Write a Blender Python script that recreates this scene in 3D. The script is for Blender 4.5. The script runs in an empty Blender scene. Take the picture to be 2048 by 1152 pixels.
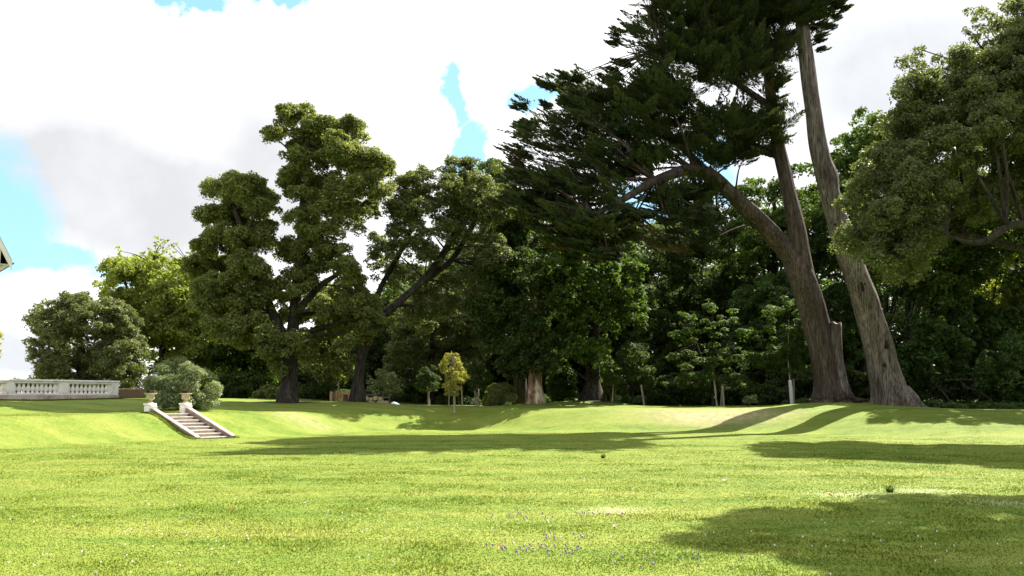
import bpy, math, random
import numpy as np
from mathutils import Vector, Matrix

SC = bpy.context.scene
COL = SC.collection
R = math.radians

# ------------------------------------------------------------------ camera
FPX = 1704.0                       # focal length in photograph pixels (2048 wide)
PITCH = math.atan(214.0 / FPX)     # the horizon sits at row 790
EYE = 1.65
cam = bpy.data.cameras.new('camera'); cam.sensor_width = 36.0; cam.lens = 36.0 * FPX / 2048.0
cam.clip_start = 0.1; cam.clip_end = 6000.0
camo = bpy.data.objects.new('camera', cam); COL.objects.link(camo)
camo.location = (0, 0, EYE); camo.rotation_euler = (math.pi / 2 + PITCH, 0, 0)
SC.camera = camo

# ------------------------------------------------------------------ light
SUN_EL, SUN_AZ = R(49.5), R(46)      # azimuth counted from +x (right) towards +y (away)
SUNV = Vector((math.cos(SUN_EL) * math.cos(SUN_AZ), math.cos(SUN_EL) * math.sin(SUN_AZ), math.sin(SUN_EL)))
sun = bpy.data.lights.new('sun', 'SUN'); sun.energy = 4.6; sun.angle = R(0.55); sun.color = (1.0, 0.95, 0.86)
suno = bpy.data.objects.new('sun', sun); COL.objects.link(suno)
suno.rotation_euler = SUNV.to_track_quat('Z', 'Y').to_euler(); suno.location = (20, 20, 60)
SC.view_settings.view_transform = 'Standard'; SC.view_settings.look = 'None'
SC.view_settings.gamma = 1.0; SC.view_settings.exposure = 1.72
SC.render.engine = 'CYCLES'
SC.cycles.max_bounces = 7; SC.cycles.diffuse_bounces = 5; SC.cycles.transmission_bounces = 4
SC.cycles.glossy_bounces = 2; SC.cycles.transparent_max_bounces = 4


def ray(px, py):
    """world direction through a photograph pixel"""
    c, s = math.cos(PITCH), math.sin(PITCH)
    u = 576.0 - py
    return Vector((px - 1024.0, FPX * c - u * s, FPX * s + u * c))


def P(px, py, d):
    """the point seen at that pixel, d metres away along y"""
    v = ray(px, py)
    return Vector((0, 0, EYE)) + v * (d / v.y)


# ------------------------------------------------------------------ world: sky texture with clouds
W = bpy.data.worlds.new('World'); SC.world = W; W.use_nodes = True
nt = W.node_tree; nt.nodes.clear()
def wn(t, **k):
    n = nt.nodes.new(t)
    for a, b in k.items(): setattr(n, a, b)
    return n
L = nt.links.new
out = wn('ShaderNodeOutputWorld'); bg = wn('ShaderNodeBackground'); bg.inputs[1].default_value = 0.1
L(bg.outputs[0], out.inputs[0])
sky = wn('ShaderNodeTexSky', sky_type='NISHITA', sun_disc=False, sun_elevation=SUN_EL, sun_rotation=math.pi / 2 - SUN_AZ)
sky.air_density = 1.0; sky.dust_density = 1.0; sky.ozone_density = 1.5
tc = wn('ShaderNodeTexCoord')
def vmath(op, a, b=None):
    n = wn('ShaderNodeVectorMath', operation=op)
    for i, v in enumerate((a, b)):
        if v is None: continue
        if isinstance(v, (tuple, list, Vector)): n.inputs[i].default_value = tuple(v)
        else: L(v, n.inputs[i])
    return n
def fmath(op, a, b=None, clamp=False):
    n = wn('ShaderNodeMath', operation=op, use_clamp=clamp)
    for i, v in enumerate((a, b)):
        if v is None: continue
        if isinstance(v, (int, float)): n.inputs[i].default_value = v
        else: L(v, n.inputs[i])
    return n.outputs[0]
def noise(scale, detail, rough=0.55, vec=None):
    n = wn('ShaderNodeTexNoise'); n.inputs['Scale'].default_value = scale; n.inputs['Detail'].default_value = detail
    n.inputs['Roughness'].default_value = rough
    L(vec or tc.outputs['Generated'], n.inputs['Vector'])
    return n
n1 = noise(9, 6, 0.6)
warp = vmath('SUBTRACT', n1.outputs['Color'], (0.5, 0.5, 0.5))
warp = vmath('MULTIPLY', warp.outputs[0], (0.13, 0.0, 0.13))
dirw = vmath('ADD', tc.outputs['Generated'], warp.outputs[0]).outputs[0]
def blob(px, py, rx, ry, hard=3.0, src=None):
    c = ray(px, py).normalized()
    v = vmath('SUBTRACT', src or dirw, c).outputs[0]
    v = vmath('MULTIPLY', v, (FPX / rx * 1.0, 2.0, FPX / ry)).outputs[0]
    l = wn('ShaderNodeVectorMath', operation='LENGTH'); L(v, l.inputs[0])
    d = fmath('SUBTRACT', 1.0, l.outputs['Value'])
    d = fmath('MULTIPLY', d, hard)
    return fmath('ADD', d, 0.5, True)
def union(lst):
    a = lst[0]
    for b in lst[1:]: a = fmath('MAXIMUM', a, b)
    return a
blue = union([blob(0, 430, 78, 112, 2.0), blob(90, 522, 100, 30, 1.8), blob(900, 190, 26, 50, 2.0), blob(932, 282, 40, 62, 2.2),
              blob(1058, 180, 62, 32, 1.8), blob(350, -14, 90, 18, 1.8), blob(1290, 400, 70, 60, 2.0), blob(1440, 340, 60, 50, 2.0),
              blob(540, -12, 70, 16, 2.0)])
# unseen rest of the sky: broken cloud, thickened for more white fill light
n2 = noise(2.6, 7, 0.58)
brk = fmath('MULTIPLY', fmath('SUBTRACT', n2.outputs['Fac'], 0.36), 6.0, True)
sepd = wn('ShaderNodeSeparateXYZ'); L(tc.outputs['Generated'], sepd.inputs[0])
front = fmath('MULTIPLY', fmath('SUBTRACT', sepd.outputs['Y'], 0.62), 6.0, True)
low = fmath('MULTIPLY', fmath('SUBTRACT', 0.56, sepd.outputs['Z']), 8.0, True)
front = fmath('MULTIPLY', front, low)
cl_else = brk
inv = fmath('SUBTRACT', 1.0, blue)
mixc = wn('ShaderNodeMix', data_type='FLOAT'); L(front, mixc.inputs[0]); L(cl_else, mixc.inputs[2]); L(inv, mixc.inputs[3])
cloud = mixc.outputs[0]
# grey undersides
n3 = noise(5, 5, 0.5)
warp2 = vmath('MULTIPLY', vmath('SUBTRACT', n3.outputs['Color'], (0.5, 0.5, 0.5)).outputs[0], (0.2, 0.0, 0.12))
dir2 = vmath('ADD', tc.outputs['Generated'], warp2.outputs[0]).outputs[0]
g1 = union([blob(330, 405, 480, 125, 1.1, dir2), blob(130, 330, 300, 100, 0.8, dir2), blob(520, 330, 200, 120, .6, dir2)])
g2 = union([blob(1760, 170, 300, 190, 0.7, dir2), blob(20, 690, 130, 50, 1.0, dir2)])
n4 = noise(14, 6, 0.6)
var = fmath('ADD', fmath('MULTIPLY', fmath('SUBTRACT', n4.outputs['Fac'], 0.5), 0.5), 1.0)
def cmix(f, a, b):
    m = wn('ShaderNodeMix', data_type='RGBA')
    for s, v in ((0, f), (6, a), (7, b)):
        if isinstance(v, (int, float)): m.inputs[s].default_value = v
        elif isinstance(v, tuple): m.inputs[s].default_value = v
        else: L(v, m.inputs[s])
    return m.outputs[2]
white = (4.8, 4.8, 4.85, 1); grey = (2.5, 2.53, 2.62, 1); pale = (2.6, 2.7, 2.85, 1)
cc = cmix(fmath('MULTIPLY', fmath('MULTIPLY', g2, 0.95), var), white, pale)
cc = cmix(fmath('MULTIPLY', fmath('MULTIPLY', g1, 0.95), var), cc, grey)
# sky seen between the clouds: the texture, thinned by bright haze
hz = cmix(0.72, sky.outputs[0], (1.15, 2.55, 3.4, 1))
fin = cmix(cloud, hz, cc)
L(fin, bg.inputs[0])


# ------------------------------------------------------------------ helpers
def smooth(a, b, x):
    t = np.clip((x - a) / (b - a), 0, 1); return t * t * (3 - 2 * t)

def vnoise(x, y, s, seed=0):
    """cheap smooth value noise"""
    x = np.asarray(x, float) / s; y = np.asarray(y, float) / s
    xi = np.floor(x); yi = np.floor(y); fx = x - xi; fy = y - yi
    fx = fx * fx * (3 - 2 * fx); fy = fy * fy * (3 - 2 * fy)
    def h(a, b):
        v = np.sin(a * 127.1 + b * 311.7 + seed * 74.7) * 43758.5453
        return v - np.floor(v)
    return (h(xi, yi) * (1 - fx) + h(xi + 1, yi) * fx) * (1 - fy) + (h(xi, yi + 1) * (1 - fx) + h(xi + 1, yi + 1) * fx) * fy

# stairs / terrace frame: DN is the way down the steps, AL runs along the bank (and the balustrade)
DN = np.array((0.845, -0.535)); AL = np.array((0.535, 0.845))
ST0 = np.array((-13.75, 34.5))     # head of the steps

def ground(x, y):
    x = np.asarray(x, float); y = np.asarray(y, float)
    s = (x - ST0[0]) * DN[0] + (y - ST0[1]) * DN[1]
    left = 0.92 * (1 - smooth(0.0, 3.0, s)) + 0.50 * smooth(4.0, 11.0, -s)
    crest = np.interp(x, [-14, -9, -6.5, -4, -1.5, 0.5, 4, 9, 13, 17, 25, 40], [43, 43.2, 44.5, 46, 46, 44.0, 42.6, 42.4, 42, 40.5, 41, 41])
    run = np.interp(x, [-14, -6, 0, 9, 13, 17, 25], [4, 4.5, 4.5, 4.5, 6.5, 9.5, 12])
    mid = 0.98 * smooth(0.0, 1.0, (y - crest + run) / run)
    k = 0.12
    z = np.maximum(left, mid) + k * np.exp(-np.abs(left - mid) / k * 1.2) * 0.5 * np.minimum(1, np.minimum(left, mid) * 3)
    v = np.abs((x - ST0[0]) * AL[0] + (y - ST0[1]) * AL[1])
    z = np.where((v < .70) & (s > -.1) & (s < 3.05), np.minimum(z, .92 - .364 * np.clip(s, 0, 2.7) - .22), z)
    # root mounds under the big conifers and old trees
    for (mx, my, h, r) in MOUNDS:
        z = z + h * np.exp(-((x - mx) ** 2 + (y - my) ** 2) / (2 * r * r))
    z = z + 0.10 * (vnoise(x, y, 7.0, 3) - 0.5) * smooth(4, 12, y) + 0.05 * (vnoise(x, y, 2.3, 5) - 0.5)
    return z
MOUNDS = []
def X(px, d):
    return (px - 1024.0) / 1719.0 * d
MOUNDS = [(X(365, 38), 38.0, .14, 1.4), (X(1665, 44), 44.0, 0.26, 2.2), (X(1790, 42), 42.0, 0.12, 1.8), (X(575, 47), 47.0, 0.22, 2.0), (X(1185, 51), 51.0, 0.35, 1.8),
          (X(1080, 49.5), 49.5, 0.15, 1.6), (X(715, 48), 48.0, 0.2, 1.6)]
def gz(x, y): return float(ground(x, y))
def G(px, d):
    x = X(px, d); return Vector((x, d, gz(x, d)))

def tag(o, label=None, cat=None, group=None, kind=None):
    if label: o['label'] = label
    if cat: o['category'] = cat
    if group: o['group'] = group
    if kind: o['kind'] = kind
    return o
def empty(name, loc, label, cat, group=None, rz=0.0):
    o = bpy.data.objects.new(name, None); o.empty_display_size = 0.3
    o.location = loc; o.rotation_euler = (0, 0, rz); COL.objects.link(o)
    return tag(o, label, cat, group)
def link(name, me, mat=None, parent=None):
    if mat is not None and len(me.materials) == 0: me.materials.append(mat)
    o = bpy.data.objects.new(name, me); COL.objects.link(o)
    if parent is not None: o.parent = parent
    return o
def np_mesh(name, co, faces, smooth_shade=False, attrs=None):
    """faces: (n,k) index array"""
    me = bpy.data.meshes.new(name)
    co = np.ascontiguousarray(co, dtype=np.float32); faces = np.ascontiguousarray(faces, dtype=np.int32)
    n, k = faces.shape
    me.vertices.add(len(co)); me.vertices.foreach_set('co', co.ravel())
    me.loops.add(n * k); me.loops.foreach_set('vertex_index', faces.ravel())
    me.polygons.add(n); me.polygons.foreach_set('loop_start', np.arange(0, n * k, k, dtype=np.int32))
    if smooth_shade: me.polygons.foreach_set('use_smooth', np.ones(n, dtype=bool))
    for an, (dom, arr) in (attrs or {}).items():
        a = me.attributes.new(an, 'FLOAT', dom); a.data.foreach_set('value', np.ascontiguousarray(arr, dtype=np.float32))
    me.update(calc_edges=True); me.validate()
    return me

class MB:
    """collects boxes, lathes and prisms into one mesh"""
    def __init__(s): s.v = []; s.f = []
    def add(s, vs, fs):
        b = len(s.v); s.v += [tuple(v) for v in vs]; s.f += [tuple(i + b for i in f) for f in fs]; return s
    def box(s, c, size, M=None, bev=0.012):
        x, y, z = (q / 2 for q in size); b = min(bev, x * .4, y * .4, z * .4)
        vs = []
        for (dx, dy) in ((-1, -1), (1, -1), (1, 1), (-1, 1)): vs.append((dx * (x - b), dy * (y - b), -z))
        for (dx, dy) in ((-1, -1), (1, -1), (1, 1), (-1, 1)): vs.append((dx * x, dy * y, -z + b))
        for (dx, dy) in ((-1, -1), (1, -1), (1, 1), (-1, 1)): vs.append((dx * x, dy * y, z - b))
        for (dx, dy) in ((-1, -1), (1, -1), (1, 1), (-1, 1)): vs.append((dx * (x - b), dy * (y - b), z))
        fs = [(3, 2, 1, 0), (12, 13, 14, 15)]
        for k in range(3):
            for i in range(4):
                j = (i + 1) % 4; fs.append((4 * k + i, 4 * k + j, 4 * k + 4 + j, 4 * k + 4 + i))
        vs = [Vector(v) for v in vs]
        if M is not None: vs = [M @ v for v in vs]
        return s.add([v + Vector(c) for v in vs], fs)
    def lathe(s, prof, c=(0, 0, 0), n=16):
        vs = []; fs = []
        for (r, z) in prof:
            for i in range(n):
                a = 2 * math.pi * i / n; vs.append((c[0] + r * math.cos(a), c[1] + r * math.sin(a), c[2] + z))
        for k in range(len(prof) - 1):
            for i in range(n):
                j = (i + 1) % n; fs.append((k * n + i, k * n + j, (k + 1) * n + j, (k + 1) * n + i))
        fs.append(tuple(reversed(range(n)))); fs.append(tuple((len(prof) - 1) * n + i for i in range(n)))
        return s.add(vs, fs)
    def build(s, name, mat, parent=None, sm=False):
        me = bpy.data.meshes.new(name); me.from_pydata(s.v, [], s.f); me.update()
        if sm:
            me.polygons.foreach_set('use_smooth', [True] * len(me.polygons)); me.set_sharp_from_angle(angle=R(38))
        return link(name, me, mat, parent)

# ------------------------------------------------------------------ materials
def newmat(name):
    m = bpy.data.materials.new(name); m.use_nodes = True; t = m.node_tree; t.nodes.clear()
    o = t.nodes.new('ShaderNodeOutputMaterial'); return m, t, o
def ramp(t, fac, stops):
    r = t.nodes.new('ShaderNodeValToRGB'); e = r.color_ramp.elements
    while len(e) > 1: e.remove(e[0])
    e[0].position = stops[0][0]; e[0].color = (*stops[0][1], 1)
    for p, c in stops[1:]:
        q = e.new(p); q.color = (*c, 1)
    t.links.new(fac, r.inputs[0]); return r.outputs[0]
def tex(t, scale, detail=4, rough=0.6, stretch=None, coord='Object'):
    c = t.nodes.new('ShaderNodeTexCoord'); n = t.nodes.new('ShaderNodeTexNoise')
    n.inputs['Scale'].default_value = scale; n.inputs['Detail'].default_value = detail; n.inputs['Roughness'].default_value = rough
    if stretch:
        mp = t.nodes.new('ShaderNodeMapping'); mp.inputs['Scale'].default_value = stretch
        t.links.new(c.outputs[coord], mp.inputs[0]); t.links.new(mp.outputs[0], n.inputs['Vector'])
    else: t.links.new(c.outputs[coord], n.inputs['Vector'])
    return n.outputs['Fac']
def tmix(t, f, a, b, mode='MIX'):
    m = t.nodes.new('ShaderNodeMix'); m.data_type = 'RGBA'; m.blend_type = mode
    for s, v in ((0, f), (6, a), (7, b)):
        if isinstance(v, (int, float)): m.inputs[s].default_value = v
        elif isinstance(v, tuple): m.inputs[s].default_value = (*v, 1) if len(v) == 3 else v
        else: t.links.new(v, m.inputs[s])
    return m.outputs[2]
def tmath(t, op, a, b, clamp=False):
    n = t.nodes.new('ShaderNodeMath'); n.operation = op; n.use_clamp = clamp
    for i, v in enumerate((a, b)):
        if isinstance(v, (int, float)): n.inputs[i].default_value = v
        else: t.links.new(v, n.inputs[i])
    return n.outputs[0]

def leaf_mat(name, dark, mid, light, trans=0.35, tcol=None, rough=0.5, spec=0.35, patch=0.5):
    m, t, o = newmat(name)
    a = t.nodes.new('ShaderNodeAttribute'); a.attribute_name = 'tint'
    f = a.outputs['Fac']
    big = tex(t, 0.55, 2, 0.5)
    f = tmath(t, 'ADD', tmath(t, 'MULTIPLY', f, 1 - patch * .5), tmath(t, 'MULTIPLY', tmath(t, 'SUBTRACT', big, 0.35), patch), True)
    c = ramp(t, f, [(0.0, dark), (0.5, mid), (1.0, light)])
    p = t.nodes.new('ShaderNodeBsdfPrincipled'); p.inputs['Roughness'].default_value = rough
    p.inputs['Specular IOR Level'].default_value = spec
    t.links.new(c, p.inputs['Base Color'])
    tr = t.nodes.new('ShaderNodeBsdfTranslucent')
    tc2 = tmix(t, 1.0, c, tcol or (1.25, 1.35, 0.55), 'MULTIPLY'); t.links.new(tc2, tr.inputs[0])
    mx = t.nodes.new('ShaderNodeMixShader'); mx.inputs[0].default_value = trans
    t.links.new(p.outputs[0], mx.inputs[1]); t.links.new(tr.outputs[0], mx.inputs[2]); t.links.new(mx.outputs[0], o.inputs[0])
    return m
def solid_mat(name, stops, scale=6, rough=0.8, bump=0.0, stretch=None, detail=6, bscale=None, spec=0.3):
    m, t, o = newmat(name)
    f = tex(t, scale, detail, 0.62, stretch)
    c = ramp(t, f, stops)
    if stretch and 'bark' in name:      # fine dark fissures and broad weathered streaks
        fi = ramp(t, tex(t, scale * 3.2, 5, .6, stretch), [(.40, (.32, .30, .28)), (.50, (.95, .95, .95)), (.7, (1.25, 1.22, 1.2))])
        c = tmix(t, 1.0, c, fi, 'MULTIPLY')
        br = ramp(t, tex(t, 1.1, 4, .6, (1, 1, .3)), [(.35, (.62, .58, .55)), (.5, (1, 1, 1)), (.65, (1.3, 1.32, 1.35))])
        c = tmix(t, 1.0, c, br, 'MULTIPLY')
    p = t.nodes.new('ShaderNodeBsdfPrincipled'); p.inputs['Roughness'].default_value = rough
    p.inputs['Specular IOR Level'].default_value = spec
    t.links.new(c, p.inputs['Base Color'])
    if bump:
        b = t.nodes.new('ShaderNodeBump'); b.inputs['Strength'].default_value = min(1, bump); b.inputs['Distance'].default_value = 0.03 * max(1, bump)
        t.links.new(tex(t, bscale or scale * 2.5, 6, 0.65, stretch), b.inputs['Height']); t.links.new(b.outputs[0], p.inputs['Normal'])
    t.links.new(p.outputs[0], o.inputs[0])
    return m

M = {}
M['oak_leaf'] = leaf_mat('oak_leaf', (.082, .096, .030), (.185, .205, .068), (.325, .33, .13), .52, (1.3, 1.35, .6), spec=.2)
M['dark_leaf'] = leaf_mat('dark_leaf', (.030, .048, .014), (.068, .100, .028), (.14, .175, .052), .48, spec=.18, rough=.6)
M['green_leaf'] = leaf_mat('green_leaf', (.034, .058, .013), (.078, .122, .026), (.16, .205, .045), .52, spec=.2, rough=.6)
M['lime_or_sunlit_leaf'] = leaf_mat('lime_or_sunlit_leaf', (.13, .155, .034), (.26, .29, .068), (.46, .475, .17), .55, spec=.2)  # the lime's own green; also stands in for sunlight on a green tree
M['olive_leaf'] = leaf_mat('olive_leaf', (.068, .081, .030), (.15, .167, .063), (.29, .298, .135), .46, rough=.5, spec=.3)
M['tan_oak_leaf'] = leaf_mat('tan_oak_leaf', (.062, .075, .032), (.142, .16, .068), (.29, .297, .15), .50, rough=.5, spec=.3)
M['silver_leaf'] = leaf_mat('silver_leaf', (.12, .145, .065), (.235, .27, .125), (.41, .44, .235), .40, (1.1, 1.2, .7))
M['cypress_leaf'] = leaf_mat('cypress_leaf', (.022, .033, .015), (.050, .069, .030), (.115, .13, .055), .36, (1.2, 1.15, .6), spec=.2)
M['dead_leaf'] = leaf_mat('dead_leaf', (.030, .020, .011), (.062, .042, .022), (.11, .075, .042), .3, (1.2, .9, .6))
M['gold_leaf'] = leaf_mat('gold_leaf', (.16, .15, .03), (.34, .31, .06), (.5, .46, .13), .4)
M['pale_leaf'] = leaf_mat('pale_leaf', (.10, .13, .05), (.26, .29, .15), (.48, .5, .32), .35)
M['laurel_leaf'] = leaf_mat('laurel_leaf', (.030, .055, .015), (.078, .130, .032), (.155, .22, .058), .48, rough=.5, spec=.3)
M['bark_cypress'] = solid_mat('bark_cypress', [(.25, (.020, .014, .011)), (.5, (.072, .050, .041)), (.75, (.14, .107, .09))], 8, .9, 1.8, (1, 1, .09), bscale=14)
M['bark_grey'] = solid_mat('bark_grey', [(.28, (.038, .027, .022)), (.42, (.098, .076, .065)), (.56, (.155, .126, .110)), (.78, (.235, .198, .174))], 7, .9, 1.6, (1, 1, .09), bscale=14)
M['bark_dark'] = solid_mat('bark_dark', [(.3, (.012, .009, .007)), (.55, (.036, .028, .022)), (.8, (.08, .063, .05))], 5, .95, .8, (1, 1, .2), bscale=9)
M['rot_shade'] = solid_mat('rot_shade', [(.3, (.008, .005, .004)), (.7, (.022, .014, .010))], 9, .95)  # rotten wood brown, dark enough to stand for a hollow's shade
M['bark_pale'] = solid_mat('bark_pale', [(.35, (.17, .095, .055)), (.47, (.24, .14, .085)), (.55, (.40, .33, .24)), (.75, (.5, .44, .34))], 1.6, .85, .6, (1, 1, .35), bscale=8)
M['wood_new'] = solid_mat('wood_new', [(.3, (.28, .15, .08)), (.6, (.46, .30, .18)), (.8, (.55, .40, .27))], 5, .8, .4, (1, 1, .2))
M['wood_stake'] = solid_mat('wood_stake', [(.3, (.16, .13, .09)), (.6, (.30, .26, .19)), (.8, (.40, .35, .27))], 7, .85, .4, (1, 1, .15))
M['wood_old'] = solid_mat('wood_old', [(.3, (.07, .055, .04)), (.6, (.17, .14, .11)), (.8, (.30, .26, .21))], 7, .9, .5, (1, 1, .3))
M['guard'] = solid_mat('guard', [(.3, (.42, .43, .40)), (.7, (.56, .57, .54))], 6, .6)
M['stone_white'] = solid_mat('stone_white', [(.28, (.50, .43, .40)), (.45, (.74, .68, .65)), (.7, (.84, .80, .78))], 3, .85, .3, bscale=18)
M['stone_plinth'] = solid_mat('stone_plinth', [(.3, (.25, .19, .16)), (.48, (.42, .34, .29)), (.62, (.55, .45, .40)), (.8, (.62, .54, .49))], 2.4, .9, .6, bscale=10)
M['stone_step'] = solid_mat('stone_step', [(.3, (.52, .47, .39)), (.6, (.70, .65, .56)), (.8, (.76, .72, .64))], 4, .9, .4, bscale=14)
M['stone_cheek'] = solid_mat('stone_cheek', [(.3, (.13, .088, .07)), (.55, (.25, .17, .14)), (.8, (.36, .28, .235))], 4, .9, .5, bscale=14)
M['stone_coping_tread_shade'] = solid_mat('stone_coping_tread_shade', [(.3, (.24, .185, .155)), (.55, (.40, .34, .29)), (.8, (.52, .46, .40))], 5, .9, .5, bscale=16)  # coping stone; on the treads it paints the nosing shadow
M['terracotta'] = solid_mat('terracotta', [(.3, (.24, .20, .12)), (.55, (.40, .345, .21)), (.8, (.50, .45, .31))], 7, .85, .3)
M['render_white'] = solid_mat('render_white', [(.3, (.62, .58, .55)), (.7, (.76, .72, .69))], 2, .9, .2)
M['slate'] = solid_mat('slate', [(.3, (.045, .05, .06)), (.7, (.10, .11, .125))], 8, .7, .4)
M['brick'] = None
M['dark_metal'] = solid_mat('dark_metal', [(.3, (.05, .06, .07)), (.7, (.09, .10, .115))], 8, .5)
M['glass_dark'] = solid_mat('glass_dark', [(.3, (.02, .025, .03)), (.7, (.035, .04, .05))], 3, .15, spec=.6)
M['tarp'] = solid_mat('tarp', [(.3, (.16, .20, .25)), (.6, (.34, .38, .42)), (.8, (.50, .53, .56))], 4, .6, .4)
M['cut_wood'] = solid_mat('cut_wood', [(.3, (.34, .26, .15)), (.7, (.58, .48, .33))], 12, .85)
def brick_mat():
    m, t, o = newmat('brick'); b = t.nodes.new('ShaderNodeTexBrick'); c = t.nodes.new('ShaderNodeTexCoord')
    mp = t.nodes.new('ShaderNodeMapping'); mp.inputs['Rotation'].default_value = (R(90), 0, 0)
    t.links.new(c.outputs['Object'], mp.inputs[0]); t.links.new(mp.outputs[0], b.inputs['Vector'])
    b.inputs['Scale'].default_value = 4.2; b.inputs['Color1'].default_value = (.085, .04, .028, 1); b.inputs['Color2'].default_value = (.12, .06, .042, 1)
    b.inputs['Mortar'].default_value = (.13, .105, .09, 1)
    p = t.nodes.new('ShaderNodeBsdfPrincipled'); p.inputs['Roughness'].default_value = .9
    t.links.new(b.outputs[0], p.inputs['Base Color']); t.links.new(p.outputs[0], o.inputs[0]); return m
M['brick'] = brick_mat()

def grass_color(t):
    """lawn colour shared by the turf sheet and its blades: worn, lush, clovery and dry patches"""
    geo = t.nodes.new('ShaderNodeNewGeometry')
    def nz(scale, detail, rough, stretch):
        mp = t.nodes.new('ShaderNodeMapping'); mp.inputs['Scale'].default_value = stretch
        n = t.nodes.new('ShaderNodeTexNoise'); n.inputs['Scale'].default_value = scale; n.inputs['Detail'].default_value = detail
        n.inputs['Roughness'].default_value = rough
        t.links.new(geo.outputs['Position'], mp.inputs[0]); t.links.new(mp.outputs[0], n.inputs['Vector']); return n.outputs['Fac']
    a = nz(.42, 6, .65, (.35, 1.5, 1)); b = nz(2.0, 5, .65, (.8, 1.2, 1)); c = nz(9, 4, .6, (1, 1, 1))
    f = tmath(t, 'ADD', tmath(t, 'MULTIPLY', a, .50), tmath(t, 'ADD', tmath(t, 'MULTIPLY', b, .38), tmath(t, 'MULTIPLY', c, .22)))
    # faint mowing bands
    sp = t.nodes.new('ShaderNodeSeparateXYZ'); t.links.new(geo.outputs['Position'], sp.inputs[0])
    ph = tmath(t, 'ADD', tmath(t, 'MULTIPLY', sp.outputs['Y'], 2.7), tmath(t, 'ADD', tmath(t, 'MULTIPLY', sp.outputs['X'], .42), tmath(t, 'MULTIPLY', a, 9.0)))
    f = tmath(t, 'ADD', tmath(t, 'SUBTRACT', f, .05), tmath(t, 'MULTIPLY', tmath(t, 'SINE', ph, 0.0), .028))
    return ramp(t, f, [(.33, (.070, .124, .013)), (.42, (.116, .172, .019)), (.51, (.162, .206, .028)), (.60, (.202, .228, .038)), (.71, (.265, .262, .085))])
def lawn_mat():
    m, t, o = newmat('lawn')
    g = grass_color(t)
    def att(n):
        a = t.nodes.new('ShaderNodeAttribute'); a.attribute_name = n; return a.outputs['Fac']
    fine = tex(t, 30, 4, .7)
    soilc = ramp(t, tex(t, 3.5, 7, .7), [(.3, (.22, .18, .085)), (.5, (.33, .28, .14)), (.75, (.43, .37, .21))])
    edge = tmath(t, 'MULTIPLY', att('soil'), tmath(t, 'ADD', tmath(t, 'MULTIPLY', tex(t, 2.6, 8, .75), 3.2), -.75), True)
    g = tmix(t, edge, g, soilc)
    g = tmix(t, att('dry'), g, (.40, .40, .24))
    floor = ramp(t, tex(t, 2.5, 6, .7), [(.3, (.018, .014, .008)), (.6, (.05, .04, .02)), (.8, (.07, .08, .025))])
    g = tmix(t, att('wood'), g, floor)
    p = t.nodes.new('ShaderNodeBsdfPrincipled'); p.inputs['Roughness'].default_value = .85; p.inputs['Specular IOR Level'].default_value = .15
    t.links.new(g, p.inputs['Base Color'])
    b = t.nodes.new('ShaderNodeBump'); b.inputs['Strength'].default_value = .9; b.inputs['Distance'].default_value = .035
    h = tmath(t, 'ADD', tex(t, 11, 5, .7), tmath(t, 'MULTIPLY', fine, .6)); t.links.new(h, b.inputs['Height']); t.links.new(b.outputs[0], p.inputs['Normal'])
    t.links.new(p.outputs[0], o.inputs[0]); return m
def blade_mat():
    m, t, o = newmat('grass_blade')
    g = grass_color(t)
    a = t.nodes.new('ShaderNodeAttribute'); a.attribute_name = 'tint'
    k = ramp(t, a.outputs['Fac'], [(0, (.98, 1.02, .92)), (.5, (1.15, 1.15, 1.04)), (1, (1.30, 1.27, 1.2))])
    g = tmix(t, 1.0, g, k, 'MULTIPLY')
    p = t.nodes.new('ShaderNodeBsdfPrincipled'); p.inputs['Roughness'].default_value = .8; p.inputs['Specular IOR Level'].default_value = .04
    t.links.new(g, p.inputs['Base Color'])
    tr = t.nodes.new('ShaderNodeBsdfTranslucent'); t.links.new(g, tr.inputs[0])
    # blades stand every way: shade them about the turf's own upward normal
    ge = t.nodes.new('ShaderNodeNewGeometry'); va = t.nodes.new('ShaderNodeVectorMath'); va.operation = 'MULTIPLY_ADD'
    va.inputs[1].default_value = (.30, .30, .30); va.inputs[2].default_value = (0, 0, .9)
    t.links.new(ge.outputs['Normal'], va.inputs[0]); vn = t.nodes.new('ShaderNodeVectorMath'); vn.operation = 'NORMALIZE'
    t.links.new(va.outputs[0], vn.inputs[0]); t.links.new(vn.outputs[0], p.inputs['Normal'])
    mx = t.nodes.new('ShaderNodeMixShader'); mx.inputs[0].default_value = .22
    t.links.new(p.outputs[0], mx.inputs[1]); t.links.new(tr.outputs[0], mx.inputs[2]); t.links.new(mx.outputs[0], o.inputs[0]); return m
M['lawn'] = lawn_mat(); M['blade'] = blade_mat()
M['daisy'] = solid_mat('daisy', [(.3, (.74, .74, .70)), (.7, (.8, .8, .78))], 5, .7)
M['selfheal'] = solid_mat('selfheal', [(.3, (.14, .08, .22)), (.7, (.30, .20, .42))], 30, .7)

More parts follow.
